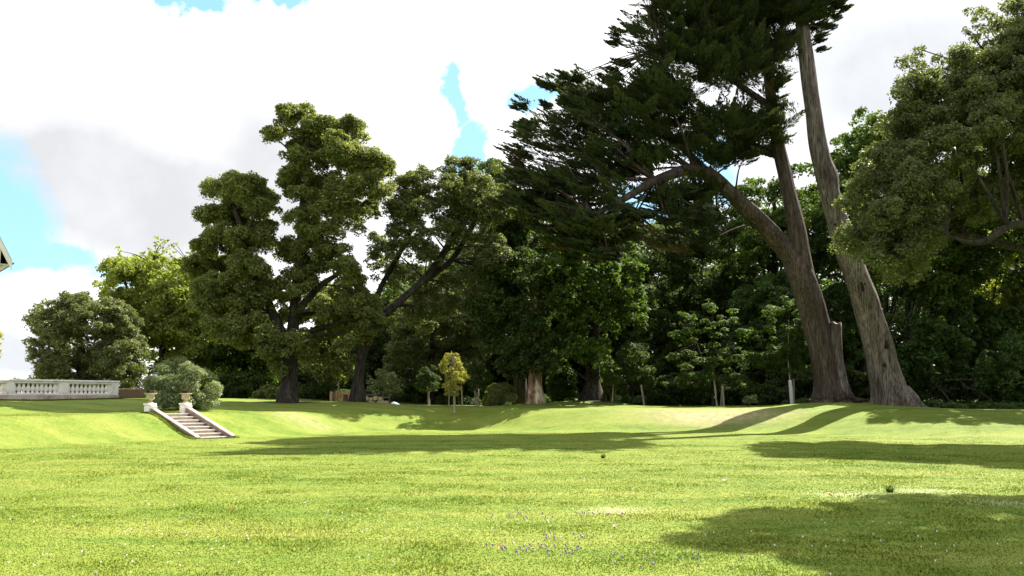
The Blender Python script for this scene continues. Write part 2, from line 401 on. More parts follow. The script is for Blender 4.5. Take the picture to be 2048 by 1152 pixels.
# ------------------------------------------------------------------ ground
DRY = ((1830, 978, .55, .4), (1690, 985, .5, .4), (1990, 1000, .6, .4), (1230, 1010, .4, .3))
def build_ground():
    xs = np.concatenate([[-1500, -700, -350, -180, -110, -75, -55], np.arange(-42, -26, 1.0), np.arange(-26, 32, 0.25), np.arange(32, 48, 1.0), [55, 75, 110, 180, 350, 700, 1500]])
    ys = np.concatenate([[-300, -120, -50, -20, -8, 0, 3], np.arange(5, 58, 0.25), np.arange(58, 100, 1.5), [110, 140, 200, 350, 700, 1500, 3000]])
    gx, gy = np.meshgrid(xs, ys); z = ground(gx, gy)
    far = smooth(75, 200, np.hypot(gx, gy)); z = z * (1 - far) + far * 1.0 * (gy > 0)
    nx, ny = len(xs), len(ys)
    i = np.arange(nx * ny).reshape(ny, nx)
    f = np.stack([i[:-1, :-1].ravel(), i[:-1, 1:].ravel(), i[1:, 1:].ravel(), i[1:, :-1].ravel()], 1)
    co = np.stack([gx.ravel(), gy.ravel(), z.ravel()], 1)
    soil = np.exp(-(((gx - 9.6) / 3.3) ** 2 + ((gy - 40.5 + .12 * (gx - 9.6)) / 1.4) ** 2) ** 1.2) * 1.1
    soil += .55 * np.exp(-(((gx + 9.5) / 1.6) ** 2 + ((gy - 39.0) / .9) ** 2))
    soil = np.clip(soil, 0, 1)
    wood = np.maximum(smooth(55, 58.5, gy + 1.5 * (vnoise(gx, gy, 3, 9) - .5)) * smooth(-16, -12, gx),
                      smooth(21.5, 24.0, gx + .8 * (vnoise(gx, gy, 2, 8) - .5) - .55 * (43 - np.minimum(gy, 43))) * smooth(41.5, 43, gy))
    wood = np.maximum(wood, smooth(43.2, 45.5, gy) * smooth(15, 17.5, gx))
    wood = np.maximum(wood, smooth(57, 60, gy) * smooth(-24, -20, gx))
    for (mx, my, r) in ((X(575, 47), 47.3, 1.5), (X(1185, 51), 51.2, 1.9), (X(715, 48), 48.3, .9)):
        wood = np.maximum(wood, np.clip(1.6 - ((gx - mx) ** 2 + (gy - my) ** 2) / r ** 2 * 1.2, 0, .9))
    dry = np.zeros_like(gx)
    for (px, py, sx, sy) in DRY:
        d = EYE * FPX / (py - 790.0); cx = X(px, d)
        dry += .5 * np.exp(-((gx - cx) / sx) ** 2 - ((gy - d) / sy) ** 2)
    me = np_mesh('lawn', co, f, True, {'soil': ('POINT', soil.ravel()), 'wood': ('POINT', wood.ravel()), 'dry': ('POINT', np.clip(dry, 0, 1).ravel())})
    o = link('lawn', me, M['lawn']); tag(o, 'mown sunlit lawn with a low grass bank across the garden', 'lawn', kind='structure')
build_ground()

BAL = ((P(-40, 800, 39.4).x, P(231, 800, 46.2).x), (39.4, 46.2))
def build_blades():
    rng = np.random.default_rng(4)
    N = 980000
    # more blades close to the viewer, all within the lower lawn
    y = 5.6 + (rng.random(N) ** 1.9) * 34.0
    x = (rng.random(N) * 2 - 1) * (y * 0.70 + 3.0)
    keep = (vnoise(x, y, .35, 2) * .6 + vnoise(x, y, 1.3, 6) * .4) > .12
    for (px, py, sx, sy) in DRY:
        d = EYE * FPX / (py - 790.0); cx = X(px, d)
        keep &= rng.random(N) > .55 * np.exp(-((x - cx) / sx) ** 2 - ((y - d) / sy) ** 2)
    x, y = x[keep], y[keep]; n = len(x)
    # longer, uncut tufts hug the side walls of the steps and the foot of the balustrade
    u = rng.uniform(-.3, 3.0, 9000); v = np.sign(rng.random(9000) - .5) * (.91 + .16 * rng.random(9000) ** 1.6)
    ex = ST0[0] + DN[0] * u + AL[0] * v; ey = ST0[1] + DN[1] * u + AL[1] * v
    q = rng.random(9000); wx, wy = BAL; ex = np.concatenate([ex, wx[0] + (wx[1] - wx[0]) * q + .30 + .2 * rng.random(9000)]); ey = np.concatenate([ey, wy[0] + (wy[1] - wy[0]) * q - .16 - .1 * rng.random(9000)])
    x = np.concatenate([x, ex]); y = np.concatenate([y, ey]); edge_n = len(ex); n = len(x)
    z = ground(x, y)
    lush = vnoise(x, y, .8, 11) * .6 + vnoise(x * .5, y, .3, 12) * .4
    h = (.005 + .008 * rng.random(n) + .024 * smooth(.45, .85, lush) * rng.random(n)) * (1 - .6 * smooth(18, 38, y))
    h[-edge_n:] = .02 + .07 * rng.random(edge_n) ** 2
    w = (.0028 + .0034 * rng.random(n)) * (1 + y / 9.0)
    a = rng.random(n) * 2 * np.pi; ca, sa = np.cos(a), np.sin(a)
    lean = h * (.3 + .9 * rng.random(n)); la = rng.random(n) * 2 * np.pi
    v = np.empty((n, 3, 3))
    v[:, 0] = np.stack([x - ca * w, y - sa * w, z - .004], 1)
    v[:, 1] = np.stack([x + ca * w, y + sa * w, z - .004], 1)
    v[:, 2] = np.stack([x + np.cos(la) * lean, y + np.sin(la) * lean, z + h], 1)
    me = np_mesh('grass', v.reshape(-1, 3), np.arange(n * 3).reshape(n, 3), False, {'tint': ('FACE', rng.random(n))})
    o = link('grass', me, M['blade']); tag(o, 'short sunlit blades of grass and clover in the lawn', 'grass', kind='stuff')
build_blades()

def build_flowers():
    rng = np.random.default_rng(8)
    def discs(name, pts, r0, r1, mat, label, hgt):
        vs = []; fs = []; b = 0
        for (x, y) in pts:
            r = r0 + (r1 - r0) * rng.random(); z = gz(x, y) + hgt * (.6 + .8 * rng.random())
            tl = (rng.random(2) - .5) * .8
            for i in range(6):
                a = i * math.pi / 3; vs.append((x + r * math.cos(a), y + r * math.sin(a), z + r * (math.cos(a) * tl[0] + math.sin(a) * tl[1])))
            vs.append((x, y, z + .3 * r)); vs.append((x, y, z - .9 * hgt))
            for i in range(6): fs.append((b + i, b + (i + 1) % 6, b + 6)); fs.append((b + (i + 1) % 6, b + i, b + 7))
            b += 8
        me = np_mesh(name, np.array(vs), np.array(fs)); o = link(name, me, mat); tag(o, label, 'flowers', kind='stuff')
    pts = []
    while len(pts) < 300:
        y = 7 + 19 * rng.random() ** 1.3; x = (rng.random() * 2 - 1) * .62 * y
        if vnoise(x, y, 1.5, 21) * .6 + vnoise(x, y, .5, 22) * .4 > .58: pts.append((x, y))
    discs('daisies', pts, .005, .0095, M['daisy'], 'tiny white daisies and clover heads scattered in the grass', .035)
    pts = []
    for (px, py, n, s) in ((1100, 1090, 26, .22), (1030, 1085, 14, .2), (1060, 1025, 14, .3), (1190, 1020, 12, .25), (1140, 1062, 12, .2), (1330, 1105, 10, .25), (1290, 1115, 8, .2), (200, 1143, 4, .1), (300, 1040, 6, .6)):
        d = EYE * FPX / (py - 790.0); cx = X(px, d)
        for k in range(n): pts.append((cx + rng.normal() * s, d + rng.normal() * s * .7))
    discs('purple_flowers', pts, .008, .014, M['selfheal'], 'small purple flowers in patches of the near lawn', .035)
build_flowers()

# ------------------------------------------------------------------ trees
def tube(pts, seg=12, flute=0.0, lobes=7, seed=0, step=None, rough=0.05, cap=True):
    """smooth tapered limb through [(Vector, radius)...]; returns (co, quads)"""
    rng = np.random.default_rng(seed)
    p = np.array([tuple(a[0]) for a in pts]); r = np.array([a[1] for a in pts], float)
    d = np.concatenate([[0], np.cumsum(np.linalg.norm(np.diff(p, axis=0), axis=1))])
    n = max(3, int(d[-1] / (step or max(.25, r.mean() * .8))) + 1)
    s = np.linspace(0, d[-1], n)
    # Catmull-like: cubic through points by repeated smoothing of the linear path
    c = np.stack([np.interp(s, d, p[:, k]) for k in range(3)], 1); rr = np.interp(s, d, r)
    for _ in range(max(2, n // 7)):
        c[1:-1] = c[1:-1] * .5 + (c[:-2] + c[2:]) * .25
    t = np.gradient(c, axis=0); t /= np.linalg.norm(t, axis=1)[:, None]
    u = np.cross(t[0], (0.3, 1, 0.1)); u /= np.linalg.norm(u)
    co = []
    ph = rng.random(6) * 6.28
    th = np.arange(seg) * 2 * np.pi / seg
    for i in range(n):
        u = u - t[i] * np.dot(u, t[i]); u /= np.linalg.norm(u); w = np.cross(t[i], u)
        fl = flute * (np.sin(lobes * th + ph[0] + .15 * s[i]) * .6 + np.sin((lobes + 4) * th + ph[1] - .25 * s[i]) * .4)
        bump = rough * (np.sin(2 * th + ph[2] + s[i] * 1.3) + np.sin(3 * th + ph[3] - s[i] * .9) + .6 * np.sin(th + ph[4] + 2.1 * s[i]))
        q = rr[i] * (1 + fl + bump)
        co.append(c[i] + u * (np.cos(th) * q)[:, None] + w * (np.sin(th) * q)[:, None])
    co = np.concatenate(co); f = []
    ii = np.arange(seg); jj = (ii + 1) % seg
    for i in range(n - 1):
        f.append(np.stack([i * seg + ii, i * seg + jj, (i + 1) * seg + jj, (i + 1) * seg + ii], 1))
    f = np.concatenate(f)
    if cap:
        tip = len(co); co = np.concatenate([co, c[-1:] + t[-1] * rr[-1] * .6])
        f = np.concatenate([f, np.stack([(n - 1) * seg + ii, (n - 1) * seg + jj, np.full(seg, tip), np.full(seg, tip)], 1)])
    return co, f
def join(parts):
    co = []; fs = []; b = 0
    for (c, f) in parts:
        co.append(c); fs.append(f + b); b += len(c)
    return np.concatenate(co), np.concatenate(fs)
def tri_fix(f):
    return f
def limb_mesh(name, parts):
    co, f = join(parts)
    me = bpy.data.meshes.new(name)
    f = f.tolist(); f = [q if q[2] != q[3] else q[:3] for q in f]
    me.from_pydata(co.tolist(), [], f); me.update()
    me.polygons.foreach_set('use_smooth', [True] * len(me.polygons))
    return me
def roots(r0, n, seed, reach=2.2, h=.55):
    rnd = random.Random(seed); o = []
    for k in range(n):
        a = 2 * math.pi * (k + rnd.uniform(-.25, .25)) / n; d = Vector((math.cos(a), math.sin(a), 0)); L_ = r0 * reach * rnd.uniform(.75, 1.2); q = r0 * rnd.uniform(.26, .38)
        o.append(tube([(d * r0 * .55 + Vector((0, 0, h * rnd.uniform(.8, 1.5))), q * .7), (d * r0 * .95 + Vector((0, 0, h * .35)), q), (d * L_ * .8 + Vector((0, 0, -.02)), q * .7), (d * L_ * 1.15 + Vector((0, 0, -.18)), q * .3)], 9, .08, 4, seed + k, step=.14, rough=.06))
    return o
def pxline(base, lst, d, dz=None):
    """[(px,py,width px[,depth shift])] -> points relative to the base"""
    o = []
    for q in lst:
        dd = d + (q[3] if len(q) > 3 else 0)
        o.append((P(q[0], q[1], dd) - base, q[2] * .5 * dd / FPX))
    return o

def leaves(clumps, size, dens, seed, aspect=.55, shell=.55, droop=0.0, up=.45, rnd=.75, under=.35, tint_lo=0.0, squash=.85, sub=13, sub_min=.5):
    """clumps: (n,4) centre+radius. Leaf-sized rhombs through each clump, thick towards its skin."""
    rng = np.random.default_rng(seed)
    C = np.asarray(clumps, float)
    if sub:
        k = np.where(C[:, 3] > sub_min, sub, 1); ci = np.repeat(np.arange(len(C)), k); B = C[ci].copy(); big = (k > 1)[ci]; nb = len(B)
        dv = rng.normal(size=(nb, 3)); dv /= np.linalg.norm(dv, axis=1)[:, None]; fl = (dv[:, 2] < -.2) & (rng.random(nb) < .65); dv[fl, 2] *= -1
        f = C[ci, 3] * (.62 + .36 * rng.random(nb))
        B[big, :3] += (dv * f[:, None] * np.array((1, 1, squash)))[big]; B[big, 3] = (C[ci, 3] * (.24 + .26 * rng.random(nb)))[big]
        C = B
    cnt = np.maximum(8, (dens * 2.3 * 4 * np.pi * C[:, 3] ** 2 / (size * size * aspect)).astype(int))
    idx = np.repeat(np.arange(len(C)), cnt); n = len(idx)
    d = rng.normal(size=(n, 3)); d /= np.linalg.norm(d, axis=1)[:, None]
    flip = (d[:, 2] < -.25) & (rng.random(n) > under); d[flip, 2] *= -1
    # lumpy radius: each clump has its own small bosses
    ph = rng.random((len(C), 6)) * 6.28
    q = ph[idx]
    lump = 1 + .16 * np.sin(4 * d[:, 0] + q[:, 0]) * np.sin(4 * d[:, 1] + q[:, 1]) + .14 * np.sin(7 * d[:, 2] + q[:, 2] + 3 * d[:, 0]) + .10 * np.sin(9 * d[:, 1] + q[:, 3])
    rr = C[idx, 3] * lump * (shell + (1.06 - shell) * rng.random(n) ** .6)
    out_ = rng.random(n) < .05; rr[out_] *= 1.0 + .28 * rng.random(out_.sum())
    pos = C[idx, :3] + d * rr[:, None] * np.array((1, 1, squash))
    nr = d * .55 + np.array((0, 0, up)) + rng.normal(size=(n, 3)) * rnd * .6
    nr /= np.linalg.norm(nr, axis=1)[:, None]
    ax = rng.normal(size=(n, 3)) + d * .6 + np.array((0, 0, -droop)); ax -= nr * np.sum(ax * nr, 1)[:, None]; ax /= np.linalg.norm(ax, axis=1)[:, None]
    sd = np.cross(nr, ax)
    ln = size * (.6 + .8 * rng.random(n)); wd = ln * aspect * .5 * (.8 + .4 * rng.random(n))
    v = np.empty((n, 4, 3))
    bend = nr * (ln * .12)[:, None]
    v[:, 0] = pos - ax * (ln * .5)[:, None]
    v[:, 1] = pos + sd * wd[:, None] + bend
    v[:, 2] = pos + ax * (ln * .5)[:, None]
    v[:, 3] = pos - sd * wd[:, None] + bend
    tint = np.clip(rng.normal(.42, .22, n) + tint_lo + (rng.random(len(C)) - .5)[idx] * .3, 0, 1)
    return v.reshape(-1, 3), tint
def leaf_object(name, v, tint, mat, parent):
    n = len(v) // 4
    me = np_mesh(name, v, np.arange(n * 4).reshape(n, 4), False, {'tint': ('FACE', tint)})
    return link(name, me, mat, parent)

def inside(poly, x, y):
    c = False; j = len(poly) - 1
    for i in range(len(poly)):
        (xi, yi), (xj, yj) = poly[i], poly[j]
        if (yi > y) != (yj > y) and x < (xj - xi) * (y - yi) / (yj - yi) + xi: c = not c
        j = i
    return c
def edge_dist(poly, x, y):
    b = 1e9; j = len(poly) - 1
    for i in range(len(poly)):
        ax, ay = poly[j]; bx, by = poly[i]; dx, dy = bx - ax, by - ay
        t = max(0, min(1, ((x - ax) * dx + (y - ay) * dy) / (dx * dx + dy * dy + 1e-9)))
        b = min(b, math.hypot(x - ax - t * dx, y - ay - t * dy)); j = i
    return b
def crown_clumps(poly, d, half, n, rlo, rhi, seed, base, rim=.55):
    """fill a crown outline with clumps, thickest in its middle; radii in px"""
    rnd = random.Random(seed); xs = [p[0] for p in poly]; ys = [p[1] for p in poly]
    o = []; tries = 0; wmax = .25 * min(max(xs) - min(xs), max(ys) - min(ys))
    while len(o) < n and tries < 40000:
        tries += 1
        x = rnd.uniform(min(xs), max(xs)); y = rnd.uniform(min(ys), max(ys))
        if not inside(poly, x, y): continue
        e = edge_dist(poly, x, y); r = rnd.uniform(rlo, rhi)
        if e < r * rim:
            r = e / rim
            if r < rlo * .55: continue
        dep = half * math.sqrt(min(1, e / wmax + .08))
        dd = d + rnd.uniform(-1, 1) * dep
        if rnd.random() < .45: dd = d - dep * rnd.uniform(.6, 1)
        p = P(x, y, dd) - base
        o.append((p.x, p.y, p.z, r * dd / FPX))
    return o
def px_clumps(lst, d, half, seed, base):
    rnd = random.Random(seed); o = []
    for q in lst:
        dd = d + (q[3] if len(q) > 3 else rnd.uniform(-half, half))
        p = P(q[0], q[1], dd) - base; o.append((p.x, p.y, p.z, q[2] * dd / FPX))
    return o
def twigs_to(clumps, stems, seed, r0=.05, frac=.5):
    """a bough from the nearest stem point to a clump"""
    rnd = random.Random(seed); pts = [(Vector(p), r) for st in stems for (p, r) in st]
    o = []
    for c in clumps:
        if rnd.random() > frac: continue
        cv = Vector(c[:3]); b = min(pts, key=lambda q: (q[0] - cv).length + max(0, q[0].z - cv.z) * .8)
        L_ = (b[0] - cv).length
        if L_ < .3: continue
        mid = b[0].lerp(cv, .5) + Vector((rnd.uniform(-.12, .12) * L_, rnd.uniform(-.12, .12) * L_, .10 * L_))
        r = min(b[1] * .6, r0 + .012 * L_)
        o.append(tube([(b[0], r), (mid, r * .65), (cv, r * .3)], 6, 0, 3, rnd.randrange(9999), step=max(.35, L_ / 6), rough=.04))
    return o

def tree(name, label, cat, px, d, stems, clumps, leaf, lm, bark, seed, group=None, twig=.5, seg=12, flute=.04, base=None, extra=None, twr=.05):
    b = base if base is not None else G(px, d)
    root = empty(name, b, label, cat, group)
    st = [pxline(b, s, d) for s in stems] if stems else []
    cl = clumps(b) if callable(clumps) else clumps
    parts = []
    for k, s in enumerate(st):
        if k == 0:
            # root flare below the first point
            p0, r0 = s[0]; s = [(Vector((p0.x, p0.y, min(p0.z, 0) - .35)), r0 * 1.18)] + s
            st[0] = s
        parts.append(tube(s, seg, flute, 7, seed + k))
    parts += twigs_to(cl, st, seed, frac=twig, r0=twr) if st and twig else []
    if parts: link('trunk', limb_mesh('trunk', parts), M[bark], root)
    v, t = leaves(cl, seed=seed, **leaf)
    leaf_object('crown', v, t, M[lm], root)
    if extra: extra(root, b, st, cl)
    return root

# --- the oak with a round left crown and a tall lopsided top
A_TOP = [(625, 325, 30), (605, 300, 26), (600, 245, 34), (545, 272, 22), (575, 235, 26), (648, 268, 36), (700, 268, 30), (625, 300, 38), (690, 325, 44), (742, 335, 34), (600, 362, 32), (578, 372, 24), (660, 385, 44), (722, 385, 38), (765, 345, 22), (640, 428, 36), (700, 440, 34), (620, 462, 26), (738, 425, 20), (680, 290, 30), (770, 385, 16)]
A_LEFT = [(405, 545, 30), (432, 582, 32), (462, 572, 28), (500, 383, 32), (470, 374, 30), (528, 398, 26), (505, 545, 26), (400, 505, 24), (448, 388, 36), (420, 440, 30), (480, 428, 44), (522, 415, 32), (535, 462, 20), (440, 488, 38), (500, 490, 44), (428, 540, 34), (480, 548, 42), (440, 598, 44), (412, 622, 30), (482, 618, 42), (498, 665, 36), (450, 650, 34), (525, 585, 26), (420, 570, 26), (475, 690, 26)]
A_MID = [(552, 600, 24), (602, 628, 20), (565, 575, 20), (580, 512, 32), (620, 503, 34), (660, 513, 34), (690, 542, 28), (700, 580, 28), (716, 618, 34), (738, 640, 24), (684, 590, 20), (598, 560, 28), (622, 540, 26), (735, 670, 18), (715, 650, 26),
         (580, 690, 32), (552, 702, 26), (610, 700, 22), (560, 735, 20), (570, 640, 22), (660, 640, 26), (640, 625, 20)]
def a_cl(b):
    o = []
    for k, (lst, h) in enumerate(((A_TOP, 1.8), (A_LEFT, 1.9), (A_MID, 1.6))):
        o += px_clumps([(q[0], q[1], q[2] * 1.12) for q in lst], 47.0, h, k + 1, b)
        if k == 2: o += px_clumps([(602, 590, 26), (592, 440, 26), (604, 395, 26), (530, 690, 24), (515, 545, 26), (612, 470, 26), (588, 320, 26), (655, 470, 28), (690, 690, 20)], 45.2, .5, 77, b)
        o += px_clumps([(q[0] + 9 * math.sin(q[1]), q[1] + 9 * math.cos(q[0]), q[2] * .92) for q in lst], 47.7, h * 1.4, k + 11, b)
    return o
tree('oak_tree', 'tall evergreen oak with a lopsided billowing crown, nearest tree left of the lawn bowl', 'tree', 575, 47,
     [[(576, 800, 46), (578, 770, 32), (580, 740, 27), (582, 680, 25), (592, 600, 22), (600, 520, 20), (606, 430, 19), (614, 330, 13), (618, 260, 8)],
      [(580, 700, 20), (545, 625, 19), (516, 560, 16), (492, 480, 14), (470, 420, 8)],
      [(590, 630, 18), (640, 570, 12), (690, 540, 8)], [(604, 470, 12), (650, 410, 10), (705, 350, 6)]],
     a_cl, dict(size=.135, dens=.85, aspect=.6), 'oak_leaf', 'bark_dark', 11, twig=.5)

# --- the leaning oak right of it
B1 = [(735, 520), (752, 430), (790, 365), (850, 340), (900, 352), (925, 400), (918, 470), (890, 520), (840, 560), (790, 580), (748, 570)]
B2 = [(880, 345), (920, 325), (1000, 330), (1040, 400), (1030, 520), (990, 600), (930, 640), (860, 665), (800, 660), (770, 630), (850, 575), (905, 500)]
def b_cl(b):
    return crown_clumps(B1, 50, 2.6, 44, 16, 34, 21, b) + crown_clumps(B2, 52, 3.0, 60, 18, 38, 22, b)
tree('oak_tree', 'dark leaning oak with a forked trunk bending right, between tall oak and cypress', 'tree', 715, 48,
     [[(714, 797, 34), (717, 760, 22), (724, 700, 20), (745, 652, 18), (790, 610, 16), (850, 560, 13, 1), (892, 500, 15, 2), (930, 420, 10, 3), (950, 360, 6, 4)],
      [(738, 665, 14), (758, 580, 11, 1), (800, 505, 10, 2), (830, 440, 8, 2), (842, 380, 5, 2)],
      [(850, 562, 12, 1), (905, 520, 12, 3), (960, 430, 9, 4), (985, 370, 5, 4)]],
     b_cl, dict(size=.13, dens=.5, aspect=.6), 'olive_leaf', 'bark_dark', 12, twig=.45)

# --- left: bright lime, round holm oak, shrub
LIME = [(195, 590), (215, 525), (262, 520), (320, 515), (390, 525), (415, 560), (425, 680), (440, 770), (330, 780), (265, 700)]
def lime_cl(b):
    c = crown_clumps(LIME, 62, 3.5, 100, 20, 40, 31, b)
    rnd = random.Random(5)
    for (sx, sy, n) in ((240, 530, 7), (262, 545, 7), (305, 525, 7), (320, 515, 8), (345, 520, 8), (378, 530, 7), (225, 560, 5), (285, 530, 5)):
        for k in range(n):
            p = P(sx + rnd.uniform(-9, 9), sy - k * 5.5, 61 + rnd.uniform(-1.5, 1.5)) - b
            c.append((p.x, p.y, p.z, rnd.uniform(.10, .24)))
    return c
tree('lime_tree', 'bright yellow-green broadleaf tree with wispy top shoots, behind the round holm oak', 'tree', 330, 62,
     [[(330, 800, 26), (330, 740, 22), (325, 660, 16), (315, 590, 10), (305, 530, 4)], [(328, 700, 12), (370, 620, 9), (385, 550, 4)], [(327, 690, 12), (270, 620, 8), (245, 550, 4)]],
     lime_cl, dict(size=.19, dens=.36, aspect=.7, rnd=1.0), 'lime_or_sunlit_leaf', 'bark_dark', 13)
HOLM = [(48, 670), (70, 612), (125, 590), (200, 597), (240, 610), (272, 640), (285, 700), (280, 775), (235, 790), (75, 772), (85, 740), (55, 715)]
tree('holm_oak', 'round grey-green holm oak standing behind the white balustrade', 'tree', 165, 56,
     [[(165, 800, 26), (165, 740, 22), (160, 680, 14), (150, 630, 8)], [(165, 745, 12), (220, 680, 9), (245, 640, 4)], [(165, 745, 12), (105, 690, 8), (85, 650, 4)]],
     lambda b: crown_clumps(HOLM, 56, 3.2, 95, 16, 34, 41, b), dict(size=.14, dens=.5, aspect=.6), 'olive_leaf', 'bark_dark', 14)
BUSH = [(290, 778), (300, 745), (330, 725), (372, 716), (410, 728), (432, 755), (440, 785), (428, 812), (400, 822), (365, 823), (315, 818)]
tree('rounded_shrub', 'rounded silvery-green shrub just behind the garden steps', 'shrub', 365, 38,
     [[(365, 812, 5), (366, 790, 4), (368, 750, 2)], [(360, 812, 4), (335, 780, 3), (320, 755, 1.5)], [(370, 812, 4), (395, 780, 3), (412, 750, 1.5)]],
     lambda b: crown_clumps(BUSH, 38, 1.5, 75, 9, 19, 51, b), dict(size=.10, dens=.75, aspect=.38, rnd=1.1), 'silver_leaf', 'bark_dark', 15)

# --- the great cypress
CY_POLY = [(1265, -10), (1290, 40), (1222, 60), (1200, 78), (1235, 108), (1222, 150), (1150, 148), (1072, 166), (1110, 190), (1130, 205), (1025, 216), (1060, 240), (1012, 258), (1040, 288), (1005, 302), (1035, 330),
           (1010, 372), (985, 412), (1040, 425), (1075, 470), (1110, 490), (1160, 520), (1230, 530), (1265, 480), (1300, 430), (1335, 470), (1330, 520), (1400, 520), (1435, 470), (1440, 400), (1460, 370),
           (1500, 345), (1550, 310), (1578, 290), (1580, 225), (1550, 190), (1585, 150), (1600, 115), (1610, 60), (1700, 95), (1640, 25), (1650, -10), (1620, -60), (1560, -110), (1500, -170), (1430, -220), (1360, -230), (1305, -170), (1285, -80)]
def plumes(pads, seed, base):
    """flat upswept sprays of scale-leaf foliage; pads: (pos, dir, length, count)"""
    rng = np.random.default_rng(seed); V = []; T = []
    for (pos, dr, ln, cnt, spr) in pads:
        for k in range(cnt):
            a = rng.normal() * spr; ca, sa = math.cos(a), math.sin(a)
            h = np.array((dr[0] * ca - dr[1] * sa, dr[0] * sa + dr[1] * ca, 0)); h /= np.linalg.norm(h) + 1e-9
            ax = h + np.array((0, 0, .10 + .28 * rng.random())); ax /= np.linalg.norm(ax)
            side = np.cross(ax, (0, 0, 1)); side /= np.linalg.norm(side); upv = np.cross(side, ax)
            L_ = ln * (.6 + .7 * rng.random()); st = np.array(pos) + rng.normal(size=3) * np.array((.5, .5, .28)) * ln * .5
            m = int(74 + 84 * L_)
            t = rng.random(m) ** .8; s = rng.choice((-1, 1), m); sp = (rng.random(m)) ** .7
            width = .30 * L_ * (1 - t) ** 1.0 + .02
            pp = st + ax * (t * L_)[:, None] + side * (s * sp * width)[:, None] + upv * (.10 * L_ * t * t + (rng.random(m) - .6) * .16 * L_ * (1 - t))[:, None]
            dd = ax + side * (s * (.15 + .55 * sp) * (1 - .6 * t))[:, None] + upv * (.1 + .35 * rng.random(m))[:, None] + rng.normal(size=(m, 3)) * .12
            dd /= np.linalg.norm(dd, axis=1)[:, None]
            nn = upv + rng.normal(size=(m, 3)) * .5; ww = np.cross(dd, nn); ww /= np.linalg.norm(ww, axis=1)[:, None]
            le = (.13 + .17 * rng.random(m)) * (1 - .3 * t); wi = le * (.10 + .06 * rng.random(m))
            q = np.empty((m, 4, 3)); q[:, 0] = pp; q[:, 1] = pp + dd * (le * .45)[:, None] + ww * wi[:, None]; q[:, 2] = pp + dd * le[:, None]; q[:, 3] = pp + dd * (le * .45)[:, None] - ww * wi[:, None]
            V.append(q.reshape(-1, 3)); T.append(np.clip(rng.normal(.3, .2, m) + .35 * t + rng.normal() * .12, 0, 1))
    return np.concatenate(V), np.concatenate(T)
CYD = 44.0
cy_base = G(1665, CYD)
S1 = [(1668, 803, 76), (1662, 770, 63), (1655, 735, 58), (1642, 680, 54), (1627, 620, 51), (1606, 560, 49), (1588, 520, 46)]
S_LIMB = [(1600, 545, 40), (1565, 490, 36), (1525, 445, 33, -.2), (1470, 395, 30, -.6), (1425, 352, 27, -1.2), (1385, 335, 24, -2.8), (1310, 360, 18, -4.8), (1240, 402, 13, -6), (1185, 432, 8, -6.5)]
S_UP = [(1612, 570, 42), (1600, 500, 35), (1590, 440, 31), (1570, 350, 27), (1552, 270, 25), (1540, 180, 21), (1530, 100, 17), (1512, 0, 14), (1480, -120, 9), (1420, -220, 5)]
S_IN = [(1415, 345, 16), (1350, 280, 13, 1), (1290, 230, 9, 1.5), (1230, 200, 5, 2)]
S_IN2 = [(1545, 215, 14), (1480, 170, 11, -1), (1400, 130, 8, -2), (1320, 100, 5, -3)]
S_IN3 = [(1560, 310, 13), (1500, 285, 10, 1), (1420, 260, 8, 2), (1340, 250, 5, 2.5)]
S_STUB = [(1676, 800, 50), (1673, 760, 40), (1670, 720, 33), (1668, 680, 30), (1667, 646, 29)]
def cyp_pads(poly, n, seed, base, d, half, stems, lo, hi, cnt, lean=0.0):
    rnd = random.Random(seed); pts = [Vector(p) for st in stems for (p, r) in st]
    xs = [p[0] for p in poly]; ys = [p[1] for p in poly]; o = []
    while len(o) < n:
        x = rnd.uniform(min(xs), max(xs)); y = rnd.uniform(min(ys), max(ys))
        if not inside(poly, x, y): continue
        e = edge_dist(poly, x, y)
        if lean and edge_dist([(1500, 425), (1470, 395), (1425, 352), (1385, 335), (1310, 360), (1240, 400), (1310, 361), (1386, 336), (1426, 353), (1471, 396)], x, y) < 26: continue
        # open layers: the boughs lie in shelves with gaps of sky between
        if e > 14 and float(vnoise(x, y * 2.4 + x * .35, 85.0, 31)) * .65 + float(vnoise(x, y * 2.2, 36.0, 32)) * .35 < (.375 if x > 1300 and 150 < y < 420 else .27): continue
        dd = d + rnd.uniform(-1, 1) * half * math.sqrt(min(1, e / 120 + .12))
        if lean: dd -= lean * max(0, min(1, (1540 - x) / 260)) * (1 + .5 * max(0, min(1, (y - 330) / 120)))
        p = P(x, y, dd) - base
        b = min(pts, key=lambda q: (q - p).length)
        h = Vector((p.x - b.x, p.y - b.y, 0))
        # boughs sweep away from the stems, most of them to the open lawn side (left)
        h = h.normalized() * .8 + Vector((-.75 if x < 1480 else (.5 if x > 1560 else -.1), -.15, 0))
        if e < 22 : ln = rnd.uniform(lo * .7, lo)
        else: ln = rnd.uniform(lo, hi)
        # step back so the tips, not the feet, reach the outline
        p = p - h.normalized() * ln * .55
        o.append(((p.x, p.y, p.z), (h.x, h.y), ln, cnt, .38 if e < 45 else .8))
    return o
